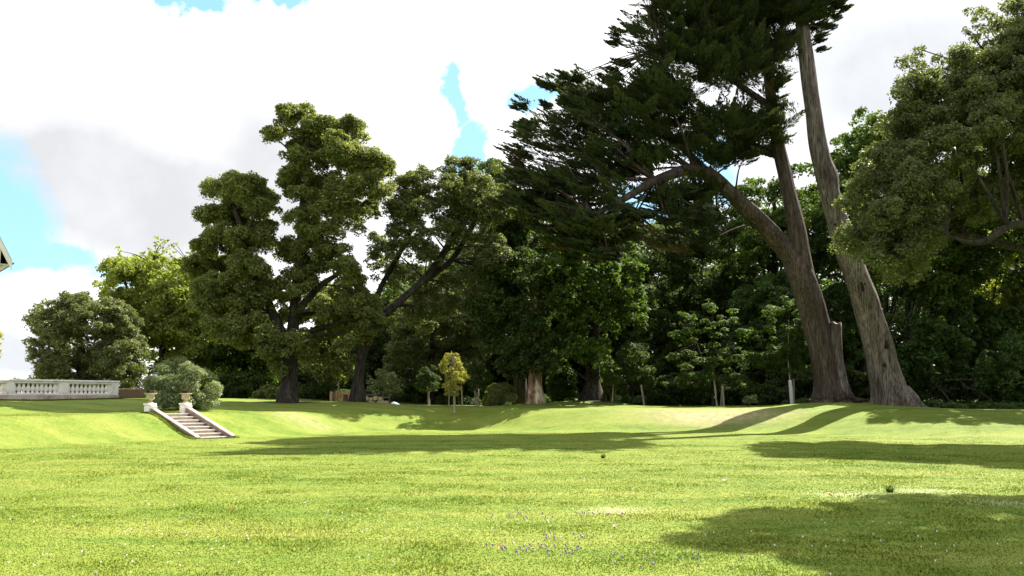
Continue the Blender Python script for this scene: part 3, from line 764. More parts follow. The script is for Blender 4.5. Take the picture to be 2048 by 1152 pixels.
def build_cypress():
    b = cy_base
    root = empty('cypress_tree', b, 'huge dark cypress whose forked trunk leans left and carries wide layered sprays', 'tree')
    st = [pxline(b, s, CYD) for s in (S1, S_LIMB, S_UP, S_IN, S_IN2, S_IN3)]
    s0 = st[0]; s0.insert(0, (s0[0][0] + Vector((0, 0, -.4)), s0[0][1] * 1.3))
    parts = [tube(s, 30 if k < 3 else 10, .085 if k < 3 else .03, 9, 60 + k, rough=.04) for k, s in enumerate(st)] + roots(.92, 9, 5, 1.2)
    pads = cyp_pads(CY_POLY, 600, 7, b, CYD, 3.2, st[1:], .8, 1.9, 8, 3.0)
    rnd = random.Random(3); pts = [(p, r) for s in st[1:] for (p, r) in s]
    for pd in pads:
        if rnd.random() < (.0 if pd[4] < .5 and rnd.random() < .7 else .72): continue
        cv = Vector(pd[0]); q = min(pts, key=lambda a: (a[0] - cv).length * rnd.uniform(.8, 1.25))
        L_ = (q[0] - cv).length
        if L_ < .4: continue
        mid = q[0].lerp(cv, .5) + Vector((rnd.uniform(-.1, .1) * L_, rnd.uniform(-.1, .1) * L_, rnd.uniform(-.02, .12) * L_)); r = min(q[1] * .5, .03 + .014 * L_)
        tip = cv + Vector((pd[1][0], pd[1][1], .15)).normalized() * pd[2] * .6
        parts.append(tube([(q[0], r), (mid, r * .7), (cv, r * .42), (tip, r * .12)], 6, 0, 3, rnd.randrange(9999), step=max(.3, L_ / 6), rough=.05))
    link('trunk', limb_mesh('trunk', parts), M['bark_cypress'], root)
    v, t = plumes(pads, 5, b)
    leaf_object('crown', v, t, M['cypress_leaf'], root)
    # a few dead reddish sprays hang under the low limb
    dead = []
    for (px, py) in ((1180, 455), (1170, 430), (1190, 475), (1160, 470), (1180, 490), (1045, 320), (1050, 345), (1530, 175), (1230, 520), (1200, 510), (1250, 500), (1110, 440), (1130, 460), (1150, 400), (1090, 420), (1080, 460), (1210, 450), (1140, 490), (1260, 470), (1220, 490), (1060, 400), (1330, 500), (1370, 505), (1300, 480)):
        p = P(px, py, CYD - 4.5) - b; dead.append(((p.x, p.y, p.z), (-.7, -.2), 1.1, 3, .6))
    v, t = plumes(dead, 9, b); o = leaf_object('dead_sprays', v, t, M['dead_leaf'], root); o['label'] = 'reddish brown dead sprays hanging below the low limb'
    # the snapped-off second stem with its splintered top
    sp = pxline(b, S_STUB, CYD - .25); sp.insert(0, (sp[0][0] + Vector((0, 0, -.4)), sp[0][1] * 1.25))
    co, f = tube(sp, 22, .09, 8, 77, cap=False, rough=.03, step=.2)
    rr = np.random.default_rng(2); n = 22; top = np.arange(len(co) - n, len(co)); co[top, 2] += rr.uniform(-.10, .12, n)
    c0 = co[top].mean(0) - np.array((0, 0, .12)); co = np.concatenate([co, [c0]]); k = len(co) - 1
    f = np.concatenate([f, np.stack([top, np.roll(top, -1), np.full(n, k), np.full(n, k)], 1)])
    o = link('broken_stem', limb_mesh('broken_stem', [(co, f)]), M['bark_grey'], root); o['label'] = 'pale snapped-off stem with a flat splintered top'
build_cypress()

# --- second bare trunk beside it, crown above the picture
T2 = [(1788, 806, 80), (1776, 770, 66), (1764, 720, 57), (1742, 640, 51), (1716, 560, 47), (1690, 490, 44), (1662, 400, 41), (1648, 345, 38), (1634, 280, 35), (1624, 200, 32), (1612, 120, 29), (1604, 50, 27), (1598, -40, 20), (1592, -90, 6)]
T2_POLY = [(1560, 0), (1590, 40), (1640, 40), (1690, 10), (1720, -40), (1700, -80), (1640, -100), (1580, -80), (1545, -40)]
T2_HANG = [(1640, 5), (1700, 20), (1690, 45), (1655, 65), (1645, 100), (1690, 108), (1640, 112), (1625, 60)]
def build_pine():
    d = 42.0; b = G(1790, d)
    root = empty('cypress_tree', b, 'tall pale bare trunk with knot holes, crown high overhead, right of the forked trunk', 'tree')
    st = [pxline(b, T2, d)]; st[0].insert(0, (st[0][0][0] + Vector((0, 0, -.4)), st[0][0][1] * 1.25))
    co, f = tube(st[0], 32, .055, 9, 90, rough=.03, step=.28)
    # the swelling where a limb was lost
    for (px, py, r, amp) in ((1662, 352, .55, .16), (1690, 545, .5, .08), (1740, 600, .6, .08)):
        c = np.array(P(px, py, d) - b); dd = np.linalg.norm(co - c, axis=1); ax = np.array(P(px - 25, py, d) - b)
        ou = co - ax; ou /= np.linalg.norm(ou, axis=1)[:, None]; co += ou * (amp * np.exp(-(dd / r) ** 2))[:, None]
    pads = cyp_pads(T2_POLY, 60, 17, b, d, 3.0, [st[0][9:]], .9, 1.8, 7) + cyp_pads(T2_HANG, 16, 18, b, d, .8, [st[0][9:]], .5, .9, 5)
    parts = [(co, f)] + roots(.92, 9, 15, 1.15); rnd = random.Random(6)
    for pd in pads:
        if rnd.random() < .5: continue
        cv = Vector(pd[0]); q = min(st[0][6:], key=lambda a: (a[0] - cv).length + max(0, a[0].z - cv.z) * .3)
        L_ = (q[0] - cv).length; r = min(q[1] * .4, .03 + .012 * L_)
        if L_ > .4: parts.append(tube([(q[0], r), (q[0].lerp(cv, .5) + Vector((0, 0, .08 * L_)), r * .7), (cv, r * .3)], 6, 0, 3, rnd.randrange(999), step=L_ / 5, rough=.05))
    tr = link('trunk', limb_mesh('trunk', parts), M['bark_grey'], root)
    # rotted holes as raised dark patches, the hollow's shade put in their colour
    for (px, py, w, h) in ((1716, 574, 10, 22), (1762, 692, 9, 16), (1757, 731, 5, 8), (1664, 452, 4, 5)):
        axp = np.array([tuple(p) for p, r in st[0]]); ar = np.array([r for p, r in st[0]])
        c = P(px, py, d) - b; zz = c.z; k = np.interp(zz, axp[:, 2], np.arange(len(axp)))
        cx = np.interp(k, np.arange(len(axp)), axp[:, 0]); cyy = np.interp(k, np.arange(len(axp)), axp[:, 1]); rad = np.interp(k, np.arange(len(axp)), ar)
        dx = max(-.9, min(.9, (c.x - cx) / rad)); yy = cyy - rad * math.sqrt(1 - dx * dx)
        m = MB(); n = 14; wv = w * d / FPX * .5; hv = h * d / FPX * .5; nr = Vector((dx, -math.sqrt(1 - dx * dx), 0)); sd = Vector((-nr.y, nr.x, 0))
        vs = []
        for ring, (s, o_) in enumerate(((1.2, -.05), (1.0, .02), (.72, .035), (.45, .04))):
            for i in range(n):
                a = 2 * math.pi * i / n; jit = 1 + .18 * math.sin(3 * a + px)
                vs.append(Vector((c.x, yy, c.z)) + sd * (math.cos(a) * wv * s * jit) + Vector((.0, 0, 1)) * (math.sin(a) * hv * s * jit) + nr * o_)
        fs = []
        for r_ in range(3):
            for i in range(n):
                j = (i + 1) % n; fs.append((r_ * n + i, r_ * n + j, (r_ + 1) * n + j, (r_ + 1) * n + i))
        fs.append(tuple(3 * n + i for i in range(n))); m.add(vs, fs)
        me = bpy.data.meshes.new('knot_hole'); me.from_pydata(m.v, [], m.f); me.update(); me.polygons.foreach_set('use_smooth', [True] * len(me.polygons))
        link('knot_hole', me, M['rot_shade'], tr)
    v, t = plumes(pads, 25, b); leaf_object('crown', v, t, M['cypress_leaf'], root)
build_pine()

# --- the big holm oak on the right, trunk just outside the picture
OAK = [(2080, -60), (2000, 20), (1945, 18), (1935, 60), (1985, 85), (1905, 95), (1860, 150), (1838, 112), (1815, 170), (1800, 205), (1765, 235), (1785, 285), (1712, 330), (1722, 372), (1690, 420), (1705, 460),
       (1655, 500), (1662, 548), (1705, 562), (1760, 535), (1830, 570), (1860, 525), (1905, 470), (1960, 440), (2048, 430), (2200, 470), (2420, 480), (2560, 350), (2560, 100), (2400, -120), (2200, -160)]
def build_right_oak():
    d = 33.0; b = Vector((27.0, 34.0, gz(27.0, 34.0)))
    root = empty('holm_oak', b, 'big olive-green holm oak reaching in from the right with one crooked low branch', 'tree')
    tk = [(Vector((0, 0, -.3)), .75), (Vector((-.1, 0, .8)), .55), (Vector((-.6, 0, 2.8)), .48), (Vector((-1.6, -.4, 5.5)), .36), (Vector((-3.2, -.6, 8.5)), .22), (Vector((-5, -.5, 11)), .10)]
    l2 = [(Vector((-.5, 0, 2.6)), .3)] + [(P(px, py, dd) - b, r) for (px, py, dd, r) in ((2200, 560, 33, .24), (2090, 455, 31, .17), (2048, 446, 30.5, .15), (2012, 447, 30, .14), (1992, 470, 30, .125), (1968, 492, 30, .115), (1940, 493, 30, .09), (1920, 480, 30, .06), (1895, 470, 30, .03))]
    l3 = [(Vector((-1.2, -.3, 4.5)), .26), (Vector((-5, -1, 6.5)), .18), (Vector((-9.5, -1.5, 7.5)), .11), (Vector((-12.5, -1.5, 7)), .05)]
    l4 = [(Vector((-1.4, -.4, 5)), .25), (Vector((-2.5, -4, 8.5)), .18), (Vector((-5, -9, 11)), .12), (Vector((-9, -14, 12.5)), .05)]
    l5 = [(Vector((-1, 0, 4)), .22), (Vector((1.5, 1, 7)), .15), (Vector((3, 1, 10)), .06)]
    sts = [tk, l2, l3, l4, l5]
    cl = crown_clumps(OAK, d, 3.6, 420, 26, 54, 71, b)
    rnd = random.Random(12)
    for k in range(9):      # the outlying sprays along the top left edge
        for (px, py) in ((1825, 135), (1850, 110), (1960, 40), (1945, 55), (1705, 350), (1780, 250)):
            if rnd.random() < .75:
                p = P(px + rnd.uniform(-26, 26), py + rnd.uniform(-26, 30), d + rnd.uniform(-1, 1)) - b; cl.append((p.x, p.y, p.z, rnd.uniform(.12, .3)))
    # limbs that lean out over the near lawn, above and outside the picture
    near = []
    for k in range(120):
        gx = 2.6 + 9 * rnd.random() ** .8; gy = rnd.uniform(11.2 - min(5.2, (gx - 2.2) * 2.4), min(13.9, 11.5 + (gx - 2.6) * .8))
        hgt = 12.4 + rnd.uniform(0, 1.8) ; L_ = hgt / math.tan(SUN_EL)
        near.append((gx + math.cos(SUN_AZ) * L_ - b.x, gy + math.sin(SUN_AZ) * L_ - b.y, hgt - b.z, rnd.uniform(.45, .95)))
    parts = [tube(s, 12, .05, 7, 120 + k) for k, s in enumerate(sts)] + twigs_to(cl + near, sts, 4, frac=.4, r0=.03)
    link('trunk', limb_mesh('trunk', parts), M['bark_dark'], root)
    v, t = leaves(cl, .115, .46, 81, aspect=.5, rnd=1.0, up=.35)
    v2, t2 = leaves(near, .16, .6, 82, aspect=.6)
    leaf_object('crown', np.concatenate([v, v2]), np.concatenate([t, t2]), M['tan_oak_leaf'], root)
build_right_oak()

# --- trees of the wood behind
def E(cx, cy, rx, ry, n=18, wob=.12, seed=0):
    r = random.Random(seed + int(cx)); return [(cx + rx * math.cos(2 * math.pi * k / n) * (1 + r.uniform(-wob, wob)), cy + ry * math.sin(2 * math.pi * k / n) * (1 + r.uniform(-wob, wob))) for k in range(n)]
LG = dict(size=.19, dens=.42, aspect=.6)
LF = dict(size=.20, dens=.36, aspect=.7, rnd=.95)
def wood_tree(name, label, px, d, polys, lm, seed, n=40, rlo=18, rhi=36, trunk=26, top=None, half=3.5, leaf=None, bark='bark_dark', base_y=806, twig=.35, flare=1.0, back=0.0, front=()):
    ty = top or min(y for p in polys for (x, y) in p) + 60
    st = [[(px, base_y, trunk * 1.25 * flare), (px, base_y - 30, trunk), (px + 2, base_y - (base_y - ty) * .45, trunk * .75), (px + 4, ty, trunk * .25)]]
    def cl(b):
        o = []
        for k, p in enumerate(polys): o += crown_clumps(p, d + back, half, n // len(polys), rlo, rhi, seed * 7 + k, b)
        if front: o += px_clumps(front, d - 1.2, .3, seed, b)
        return o
    return tree(name, label, 'tree', px, d, st, cl, leaf or LG, lm, bark, seed, twig=twig)

wood_tree('plane_tree', 'dark drooping tree on a stout pale patchy trunk, right of the clipped bush', 1070, 49.5, [[(955, 555), (990, 495), (1050, 485), (1100, 510), (1115, 570), (1112, 680), (1122, 748), (1070, 765), (1000, 752), (965, 690), (940, 620)]], 'dark_leaf', 201, n=60, trunk=30, top=620, half=2.1, bark='bark_pale', base_y=800, flare=1.15, twig=.04, back=1.5, front=[(1070, 738, 20), (1044, 728, 20), (1098, 728, 22), (1072, 705, 24), (1040, 690, 26), (1102, 690, 26), (1072, 660, 28)])
wood_tree('dark_trunk_tree', 'dark trunk beside the pale patchy trunk, half hidden by it', 1040, 55, [[(990, 430), (1060, 390), (1110, 430), (1120, 560), (1060, 640), (1000, 600)]], 'dark_leaf', 202, n=30, trunk=26, top=450)
wood_tree('lime_tree', 'broad drooping lime with large yellowish leaves over a brown root mound', 1185, 51, [[(1085, 520), (1110, 465), (1180, 440), (1250, 455), (1285, 530), (1290, 620), (1280, 690), (1250, 735), (1190, 760), (1130, 745), (1095, 690), (1080, 600)]], 'green_leaf', 203, n=64, trunk=30, top=470, half=3.0, leaf=dict(size=.21, dens=.45, aspect=.75, droop=1.0, rnd=.8), base_y=800, flare=1.5)
wood_tree('chestnut_tree', 'bright green tree seen between the forked cypress limbs', 1545, 60, [[(1425, 470), (1450, 420), (1490, 370), (1560, 335), (1620, 330), (1660, 370), (1670, 480), (1640, 560), (1560, 590), (1470, 570), (1430, 530)]], 'green_leaf', 204, n=60, trunk=24, leaf=LF)
wood_tree('ash_tree', 'tall feathery green tree rising behind the tall bare trunk', 1720, 58, [[(1655, 330), (1680, 260), (1720, 225), (1770, 225), (1830, 260), (1850, 400), (1820, 520), (1740, 560), (1670, 520), (1650, 420)]], 'green_leaf', 205, n=60, trunk=24, leaf=LF)
wood_tree('dark_tree', 'dark green tree of the wood below the low cypress limb', 1370, 62, [[(1270, 500), (1330, 450), (1420, 440), (1470, 500), (1490, 620), (1460, 740), (1380, 770), (1290, 740), (1270, 620)]], 'dark_leaf', 206, n=60, trunk=22)
wood_tree('dark_tree', 'shaded green tree of the wood directly left of the forked cypress trunk', 1530, 58, [[(1470, 570), (1530, 520), (1600, 530), (1640, 600), (1650, 720), (1600, 770), (1510, 770), (1460, 700)]], 'laurel_leaf', 207, n=56, trunk=20)
wood_tree('dark_tree', 'leafy tree filling the gap between the two cypress trunks', 1690, 60, [[(1600, 480), (1680, 440), (1760, 500), (1780, 620), (1760, 740), (1690, 780), (1630, 760), (1610, 640)]], 'laurel_leaf', 208, n=56, trunk=20)
wood_tree('ivy_clad_tree', 'dark slender ivy-clad trunk right of the tall bare trunk', 1770, 50, [[(1740, 500), (1790, 460), (1850, 500), (1840, 580), (1780, 600)], [(1755, 600), (1785, 600), (1790, 760), (1755, 760)]], 'dark_leaf', 209, n=40, trunk=16, rlo=10, rhi=22, top=480)
wood_tree('forked_tree', 'slender dark forked stem standing before bright leaves beside the ivy-clad trunk', 1815, 50, [[(1790, 470), (1860, 440), (1930, 480), (1900, 560), (1820, 560)]], 'lime_or_sunlit_leaf', 210, n=24, trunk=10, rlo=12, rhi=24, top=470, leaf=LF)
wood_tree('green_tree', 'sunlit fresh green tree under the crooked low oak branch', 1970, 52, [[(1880, 520), (1930, 470), (2020, 440), (2100, 470), (2120, 600), (2040, 680), (1950, 660), (1890, 600)]], 'lime_or_sunlit_leaf', 211, n=50, trunk=20, leaf=LF)  # sunlight put into the leaf colour by the brighter material
wood_tree('dark_tree', 'dark tree of the wood at the right end of the photograph', 2090, 50, [[(1960, 620), (2050, 560), (2180, 560), (2230, 680), (2180, 780), (2000, 790), (1940, 720)]], 'laurel_leaf', 212, n=56, trunk=22)
wood_tree('dark_tree', 'dark leafy tree behind the leaning oak and the golden sapling', 860, 60, [[(780, 640), (840, 600), (920, 600), (970, 660), (970, 760), (900, 785), (820, 780), (770, 740)]], 'olive_leaf', 213, n=50, trunk=20)
wood_tree('dark_tree', 'yellowish-leaved tree hanging between the two left oak trunks', 655, 58, [[(600, 600), (650, 560), (710, 580), (725, 680), (710, 760), (650, 785), (605, 740)]], 'oak_leaf', 214, n=44, trunk=18)
wood_tree('dark_tree', 'shaded leafy tree left of the tall oak trunk, behind the rounded shrub', 480, 62, [[(395, 640), (440, 590), (520, 600), (560, 680), (560, 760), (500, 790), (430, 790), (400, 730)]], 'green_leaf', 215, n=56, trunk=18)
wood_tree('dark_tree', 'tall dark tree behind the leaning oak, topped against the sky beside the cypress', 960, 64, [[(900, 380), (950, 335), (1010, 320), (1080, 340), (1120, 420), (1110, 540), (1040, 590), (950, 580), (900, 500)]], 'dark_leaf', 216, n=56, trunk=24)

wood_tree('dark_tree', 'tall dark tree mostly hidden behind the big holm oak at the right edge', 2080, 47, [[(1880, 330), (1960, 250), (2100, 230), (2260, 260), (2330, 400), (2290, 540), (2160, 600), (1980, 590), (1890, 480)]], 'dark_leaf', 217, n=90, trunk=26)
wood_tree('dark_tree', 'dark tree behind the crooked low oak branch', 1900, 49, [[(1770, 520), (1790, 440), (1850, 370), (1950, 340), (2030, 420), (2010, 560), (1900, 640), (1800, 600)]], 'green_leaf', 218, n=90, trunk=20)
# shrubs and hedges along the edge of the wood
def shrub(name, label, px, d, poly, lm, seed, n=36, rlo=9, rhi=20, half=1.2, leaf=None, stems=3, cat='shrub'):
    x0 = min(p[0] for p in poly); x1 = max(p[0] for p in poly); y0 = min(p[1] for p in poly); y1 = max(p[1] for p in poly)
    st = [[(px, y1 - 2, 5), (px, (y0 + y1) / 2, 3.5), (px + 1, y0 + 12, 1.5)]] + [[(px, y1 - 2, 4), (px + k * (x1 - x0) * .15, (y0 + y1) / 2, 3), (px + k * (x1 - x0) * .28, y0 + .3 * (y1 - y0), 1.5)] for k in ((-1, 1)[:stems - 1])]
    return tree(name, label, cat, px, d, st, lambda b: crown_clumps(poly, d, half, n, rlo, rhi, seed, b), leaf or dict(size=.16, dens=.8, aspect=.55), lm, 'bark_dark', seed, twig=.3, twr=.02)
shrub('clipped_bush', 'dense clipped rounded bush, sunlit on its right, left of the pale trunk', 1000, 50.5, [(968, 800), (972, 782), (985, 770), (1005, 766), (1022, 772), (1031, 790), (1030, 808), (1000, 812), (970, 812)], 'oak_leaf', 301, n=44, rlo=7, rhi=13, half=.9, leaf=dict(size=.10, dens=1.3, aspect=.6))
shrub('variegated_shrub', 'pale variegated shrub with thin stems right of the leaning oak trunk', 760, 54, [(733, 775), (738, 750), (760, 738), (785, 745), (800, 770), (798, 795), (770, 792), (745, 790)], 'pale_leaf', 302, n=40, rlo=6, rhi=12, half=1.0, leaf=dict(size=.13, dens=.42, aspect=.5, rnd=1.1))
shrub('laurel_shrub', 'dark laurel shrub at right, behind the broken twigs', 1900, 48, [(1790, 700), (1830, 620), (1900, 580), (1980, 600), (2000, 700), (1990, 790), (1900, 800), (1820, 795)], 'laurel_leaf', 303, n=80, rlo=14, rhi=28, half=2.4, leaf=dict(size=.2, dens=.75, aspect=.45))
shrub('laurel_shrub', 'dark laurel shrub at the right edge beside the ground cover', 2040, 45, [(1950, 740), (2000, 680), (2080, 660), (2160, 700), (2180, 790), (2060, 815), (1970, 805)], 'laurel_leaf', 304, n=70, rlo=13, rhi=26, half=2.0, leaf=dict(size=.19, dens=.75, aspect=.45))
shrub('hazel_shrub', 'young hazel with level leafy twigs above two leaning poles', 1425, 49, [(1312, 768), (1365, 748), (1318, 712), (1368, 700), (1330, 668), (1375, 655), (1352, 622), (1398, 628), (1420, 590), (1440, 628), (1478, 612), (1470, 652), (1512, 662), (1480, 692), (1515, 722), (1478, 742), (1508, 775), (1420, 788)], 'green_leaf', 305, n=130, rlo=5, rhi=13, half=1.9, leaf=dict(size=.15, dens=.5, aspect=.55, up=.9, rnd=.6, squash=.55))
shrub('hazel_shrub', 'young leafy tree growing out of the white tree guard', 1577, 47, [(1478, 712), (1520, 690), (1485, 662), (1535, 645), (1508, 612), (1552, 610), (1580, 572), (1600, 620), (1632, 632), (1610, 665), (1636, 700), (1602, 722), (1615, 762), (1565, 752), (1530, 772), (1535, 738), (1488, 748)], 'green_leaf', 306, n=120, rlo=5, rhi=13, half=1.9, leaf=dict(size=.15, dens=.48, aspect=.55, up=.9, rnd=.6, squash=.55))
shrub('hazel_shrub', 'dark young leafy tree above the pale leaning stake', 1265, 51, [(1220, 760), (1230, 710), (1255, 685), (1290, 690), (1310, 730), (1305, 775), (1270, 780), (1235, 785)], 'dark_leaf', 307, n=44, rlo=7, rhi=15, half=1.3, leaf=dict(size=.14, dens=.6, aspect=.55))
shrub('bushy_shrub', 'yellowish leafy shrub between the pale trunk and the mounded dark trunk', 1125, 56, [(1095, 800), (1098, 760), (1115, 735), (1145, 740), (1150, 775), (1145, 808), (1110, 810)], 'green_leaf', 308, n=36, leaf=dict(size=.17, dens=.7, aspect=.6))
shrub('bushy_shrub', 'bright leafy shrub just right of the mounded dark trunk', 1217, 53, [(1203, 795), (1205, 750), (1218, 735), (1230, 760), (1228, 800)], 'lime_or_sunlit_leaf', 309, n=24, rlo=5, rhi=11, half=.7)
shrub('bushy_shrub', 'small upright bright green shrub left of the pale leaning stake', 1251, 51, [(1244, 812), (1244, 785), (1250, 775), (1257, 785), (1258, 812)], 'green_leaf', 310, n=18, rlo=4, rhi=7, half=.4, leaf=dict(size=.12, dens=.9, aspect=.6))
shrub('bushy_shrub', 'low green shrub at the left foot of the tall oak', 535, 54, [(505, 806), (510, 785), (530, 770), (560, 775), (568, 795), (560, 806)], 'oak_leaf', 311, n=34, rlo=6, rhi=12)
shrub('hedge_bush', 'dark hedge bush between the two left oak trunks', 630, 56, [(595, 808), (598, 775), (625, 768), (665, 772), (675, 806)], 'dark_leaf', 312, n=44, rlo=8, rhi=16)
shrub('hedge_bush', 'dark hedge bush right of the rounded silvery shrub', 470, 60, [(430, 806), (435, 770), (470, 755), (520, 765), (540, 806)], 'dark_leaf', 313, n=50, rlo=9, rhi=18)
shrub('hedge_bush', 'dark bush of the wood edge behind the staked saplings', 890, 62, [(790, 812), (800, 770), (850, 755), (930, 755), (975, 775), (980, 812)], 'dark_leaf', 314, n=90, rlo=10, rhi=20, half=1.6)
shrub('hedge_bush', 'dark bush of the wood edge behind the two leaning poles', 1390, 55, [(1290, 812), (1300, 765), (1370, 750), (1470, 755), (1520, 770), (1530, 812)], 'dark_leaf', 315, n=110, rlo=11, rhi=22, half=1.8)
shrub('hedge_bush', 'dark bush behind the white tree guard and the forked cypress', 1600, 52, [(1520, 812), (1530, 770), (1590, 745), (1690, 740), (1760, 760), (1765, 812)], 'dark_leaf', 316, n=110, rlo=12, rhi=24, half=1.8)
shrub('flowering_shrub', 'small pale-leaved plant low on the ground between the leaning poles and the white guard', 1495, 48.5, [(1483, 808), (1486, 795), (1498, 788), (1515, 790), (1520, 800), (1510, 808)], 'pale_leaf', 317, n=18, rlo=4, rhi=7, half=.4, leaf=dict(size=.11, dens=.5, aspect=.55))
shrub('dark_hedge_backing', 'dark hedge added behind the white balustrade to darken the gaps between its balusters', 110, 49, [(-160, 802), (-160, 758), (40, 759), (218, 764), (220, 802)], 'dark_leaf', 319, n=120, rlo=8, rhi=15, half=.8)  # added hedge, a dark backing for the baluster gaps
shrub('golden_shrub', 'golden foliage just showing at the left edge, above the balustrade', -22, 47, [(-60, 700), (-45, 665), (-20, 655), (2, 660), (6, 680), (0, 700), (-20, 760), (-40, 770)], 'gold_leaf', 318, n=40, rlo=7, rhi=14)

# the wood behind everything, too deep to tell its trees apart
def woodland():
    rng = np.random.default_rng(33); cl = []
    prof_px = [380, 430, 520, 620, 760, 860, 1000, 1150, 1300, 1420, 1520, 1640, 1760, 1900, 2200, 2600]
    prof_py = [760, 720, 690, 660, 600, 520, 430, 430, 440, 430, 400, 380, 330, 380, 300, 300]
    for k in range(1000):
        px = rng.uniform(380, 2600); d = rng.uniform(68, 84); top = np.interp(px, prof_px, prof_py) + rng.uniform(0, 40)
        py = rng.uniform(top, 815); p = P(px, py, d); r = rng.uniform(.9, 2.0)
        if p.z < .6: p.z = .6 + r * .5
        cl.append((p.x, p.y, p.z, r))
    for k in range(420):
        px = rng.uniform(950, 1560); d = rng.uniform(66, 76); p = P(px, rng.uniform(560, 800), d); cl.append((p.x, p.y, max(p.z, 1.2), rng.uniform(.8, 1.5)))
    v, t = leaves(cl, .36, .55, 34, aspect=.65, sub=0)
    o = leaf_object('woodland', v, t, M['dark_leaf'], None); tag(o, 'deep shaded wood closing the garden behind the single trees', 'woodland', kind='stuff')
woodland()
def ground_cover():
    rng = np.random.default_rng(44); cl = []
    for k in range(900):
        x = rng.uniform(15.5, 36); y = rng.uniform(42.2, 54)
        lim = 43.8 if x < 20.5 else 42.6 - .25 * (x - 20.5)
        if y < lim: continue
        cl.append((x, y, gz(x, y) + .08, rng.uniform(.18, .42)))
    for k in range(900):
        x = rng.uniform(-16, 20); y = rng.uniform(57.5, 72); cl.append((x, y, gz(x, y) + .12, rng.uniform(.25, .7)))
    v, t = leaves(cl, .13, .55, 45, aspect=.7, squash=.6)
    o = leaf_object('ground_cover', v, t, M['laurel_leaf'], None); tag(o, 'low ivy and weeds covering the shaded wood floor', 'ground cover', kind='stuff')
ground_cover()

# ------------------------------------------------------------------ saplings, stakes
def conelet(base, top, r0, r1, name, mat, label, cat, group=None, parent=None, seg=8, rough=.02):
    co, f = tube([(Vector((0, 0, -.15)), r0), (top.lerp(Vector((0, 0, 0)), .5), (r0 + r1) / 2), (top, r1)], seg, 0, 3, int(base.x * 100) % 999, step=.25, rough=rough)
    o = link(name, limb_mesh(name, [(co, f)]), M[mat]); o.location = base
    return tag(o, label, cat, group)
def stake(px0, px1, ytop, d, w, label, mat='wood_stake'):
    b = G(px0, d); t = P(px1, ytop, d) - b; r = w * .5 * d / FPX
    return conelet(b, t, r, r * .9, 'stake', mat, label, 'stake', 'stakes along the wood edge')
stake(898, 898, 780, 50, 2.6, 'thin grey stake just left of the golden sapling stem')
stake(925, 923, 772, 50, 3.2, 'grey stake just right of the golden sapling stem')
stake(950, 950, 782, 50.5, 2.4, 'thin grey stake, left one of the pair beside the clipped bush')
stake(958, 957, 778, 50.5, 2.8, 'grey stake, nearest one left of the clipped bush')
stake(1289, 1282, 770, 50, 4.2, 'pale leaning stake standing alone in front of the wood')
stake(1434, 1424, 728, 48, 3.4, 'tall leaning pole under the young hazel')
stake(1447, 1446, 775, 48, 4.2, 'short upright post under the young hazel, right of the tall leaning pole')
stake(1441, 1444, 770, 48.4, 2.4, 'thin pole between the tall leaning pole and the short post')
stake(1588, 1587, 758, 46.4, 3.2, 'brown stake close behind the white tree guard')
def guard():
    d = 46; b = G(1584, d)
    root = empty('tree_guard', b, 'white plastic tree guard tube at the wood edge left of the forked cypress', 'tree guard')
    t = P(1580, 761, d) - b; r = 3.6 * d / FPX
    m = limb_mesh('guard_tube', [tube([(Vector((0, 0, -.05)), r), (t.lerp(Vector(), .5), r), (t, r * .9)], 14, 0, 3, 1, step=.2, rough=.015)])
    link('guard_tube', m, M['guard'], root)
    s = P(1576, 725, d) - b
    link('stem', limb_mesh('stem', [tube([(t * .95, .035), (t.lerp(s, .5), .032), (s, .025), (P(1577, 640, d) - b, .012)], 8, 0, 3, 2, step=.2)]), M['wood_stake'], root)
guard()
def sapling(px, d, ytop, w, poly, lm, label, seed, leaf, n, lean=0, bark='wood_stake', droop_br=0, name='young_tree'):
    b = G(px, d); root = empty(name, b, label, 'sapling')
    st = [pxline(b, [(px, 806, w), (px + lean * .5, (806 + ytop) / 2, w * .7), (px + lean, ytop, w * .25)], d)]
    st[0].insert(0, (st[0][0][0] * 1.0 + Vector((0, 0, -.5)), st[0][0][1]))
    parts = [tube(st[0], 8, 0, 3, seed, step=.2)]; rnd = random.Random(seed); cl = crown_clumps(poly, d, .9, n, 4, 8, seed, b, rim=.4)
    for c in cl:
        cv = Vector(c[:3]); q = min(st[0][1:], key=lambda a: abs(a[0].z - cv.z - .1)); zz = max(.8, cv.z + rnd.uniform(-.1, .35)) if droop_br else max(.8, cv.z - .35)
        top = st[0][-1][0]; f = min(1, max(0, zz / top.z)); s0 = top * f
        parts.append(tube([(s0, .014), (s0.lerp(cv, .55) + Vector((0, 0, .1)), .011), (cv, .006)], 5, 0, 3, seed, step=.2))
    link('trunk', limb_mesh('trunk', parts), M[bark], root)
    v, t = leaves(cl, seed=seed, **leaf); leaf_object('crown', v, t, M[lm], root)
sapling(909, 44.2, 702, 4.5, [(875, 745), (882, 722), (900, 700), (918, 712), (925, 740), (938, 755), (930, 785), (915, 792), (890, 790), (884, 775), (892, 758)], 'gold_leaf', 'golden yellow sunlit sapling with drooping twigs and a pale stem', 401, dict(size=.10, dens=.42, aspect=.3, droop=.9, rnd=1.0), 70, lean=-6, droop_br=1)
sapling(858, 51, 735, 5.0, [(828, 775), (835, 745), (850, 728), (872, 735), (880, 765), (872, 785), (845, 785)], 'dark_leaf', 'dull green sapling with a pale stem, left of the golden sapling', 402, dict(size=.12, dens=.7, aspect=.5), 40, lean=-3)
sapling(954, 52, 715, 3.0, [(928, 770), (935, 735), (950, 705), (970, 720), (985, 755), (978, 780), (945, 785)], 'dark_leaf', 'dark bluish-green sapling between the golden sapling and the clipped bush', 403, dict(size=.12, dens=.75, aspect=.5), 44)
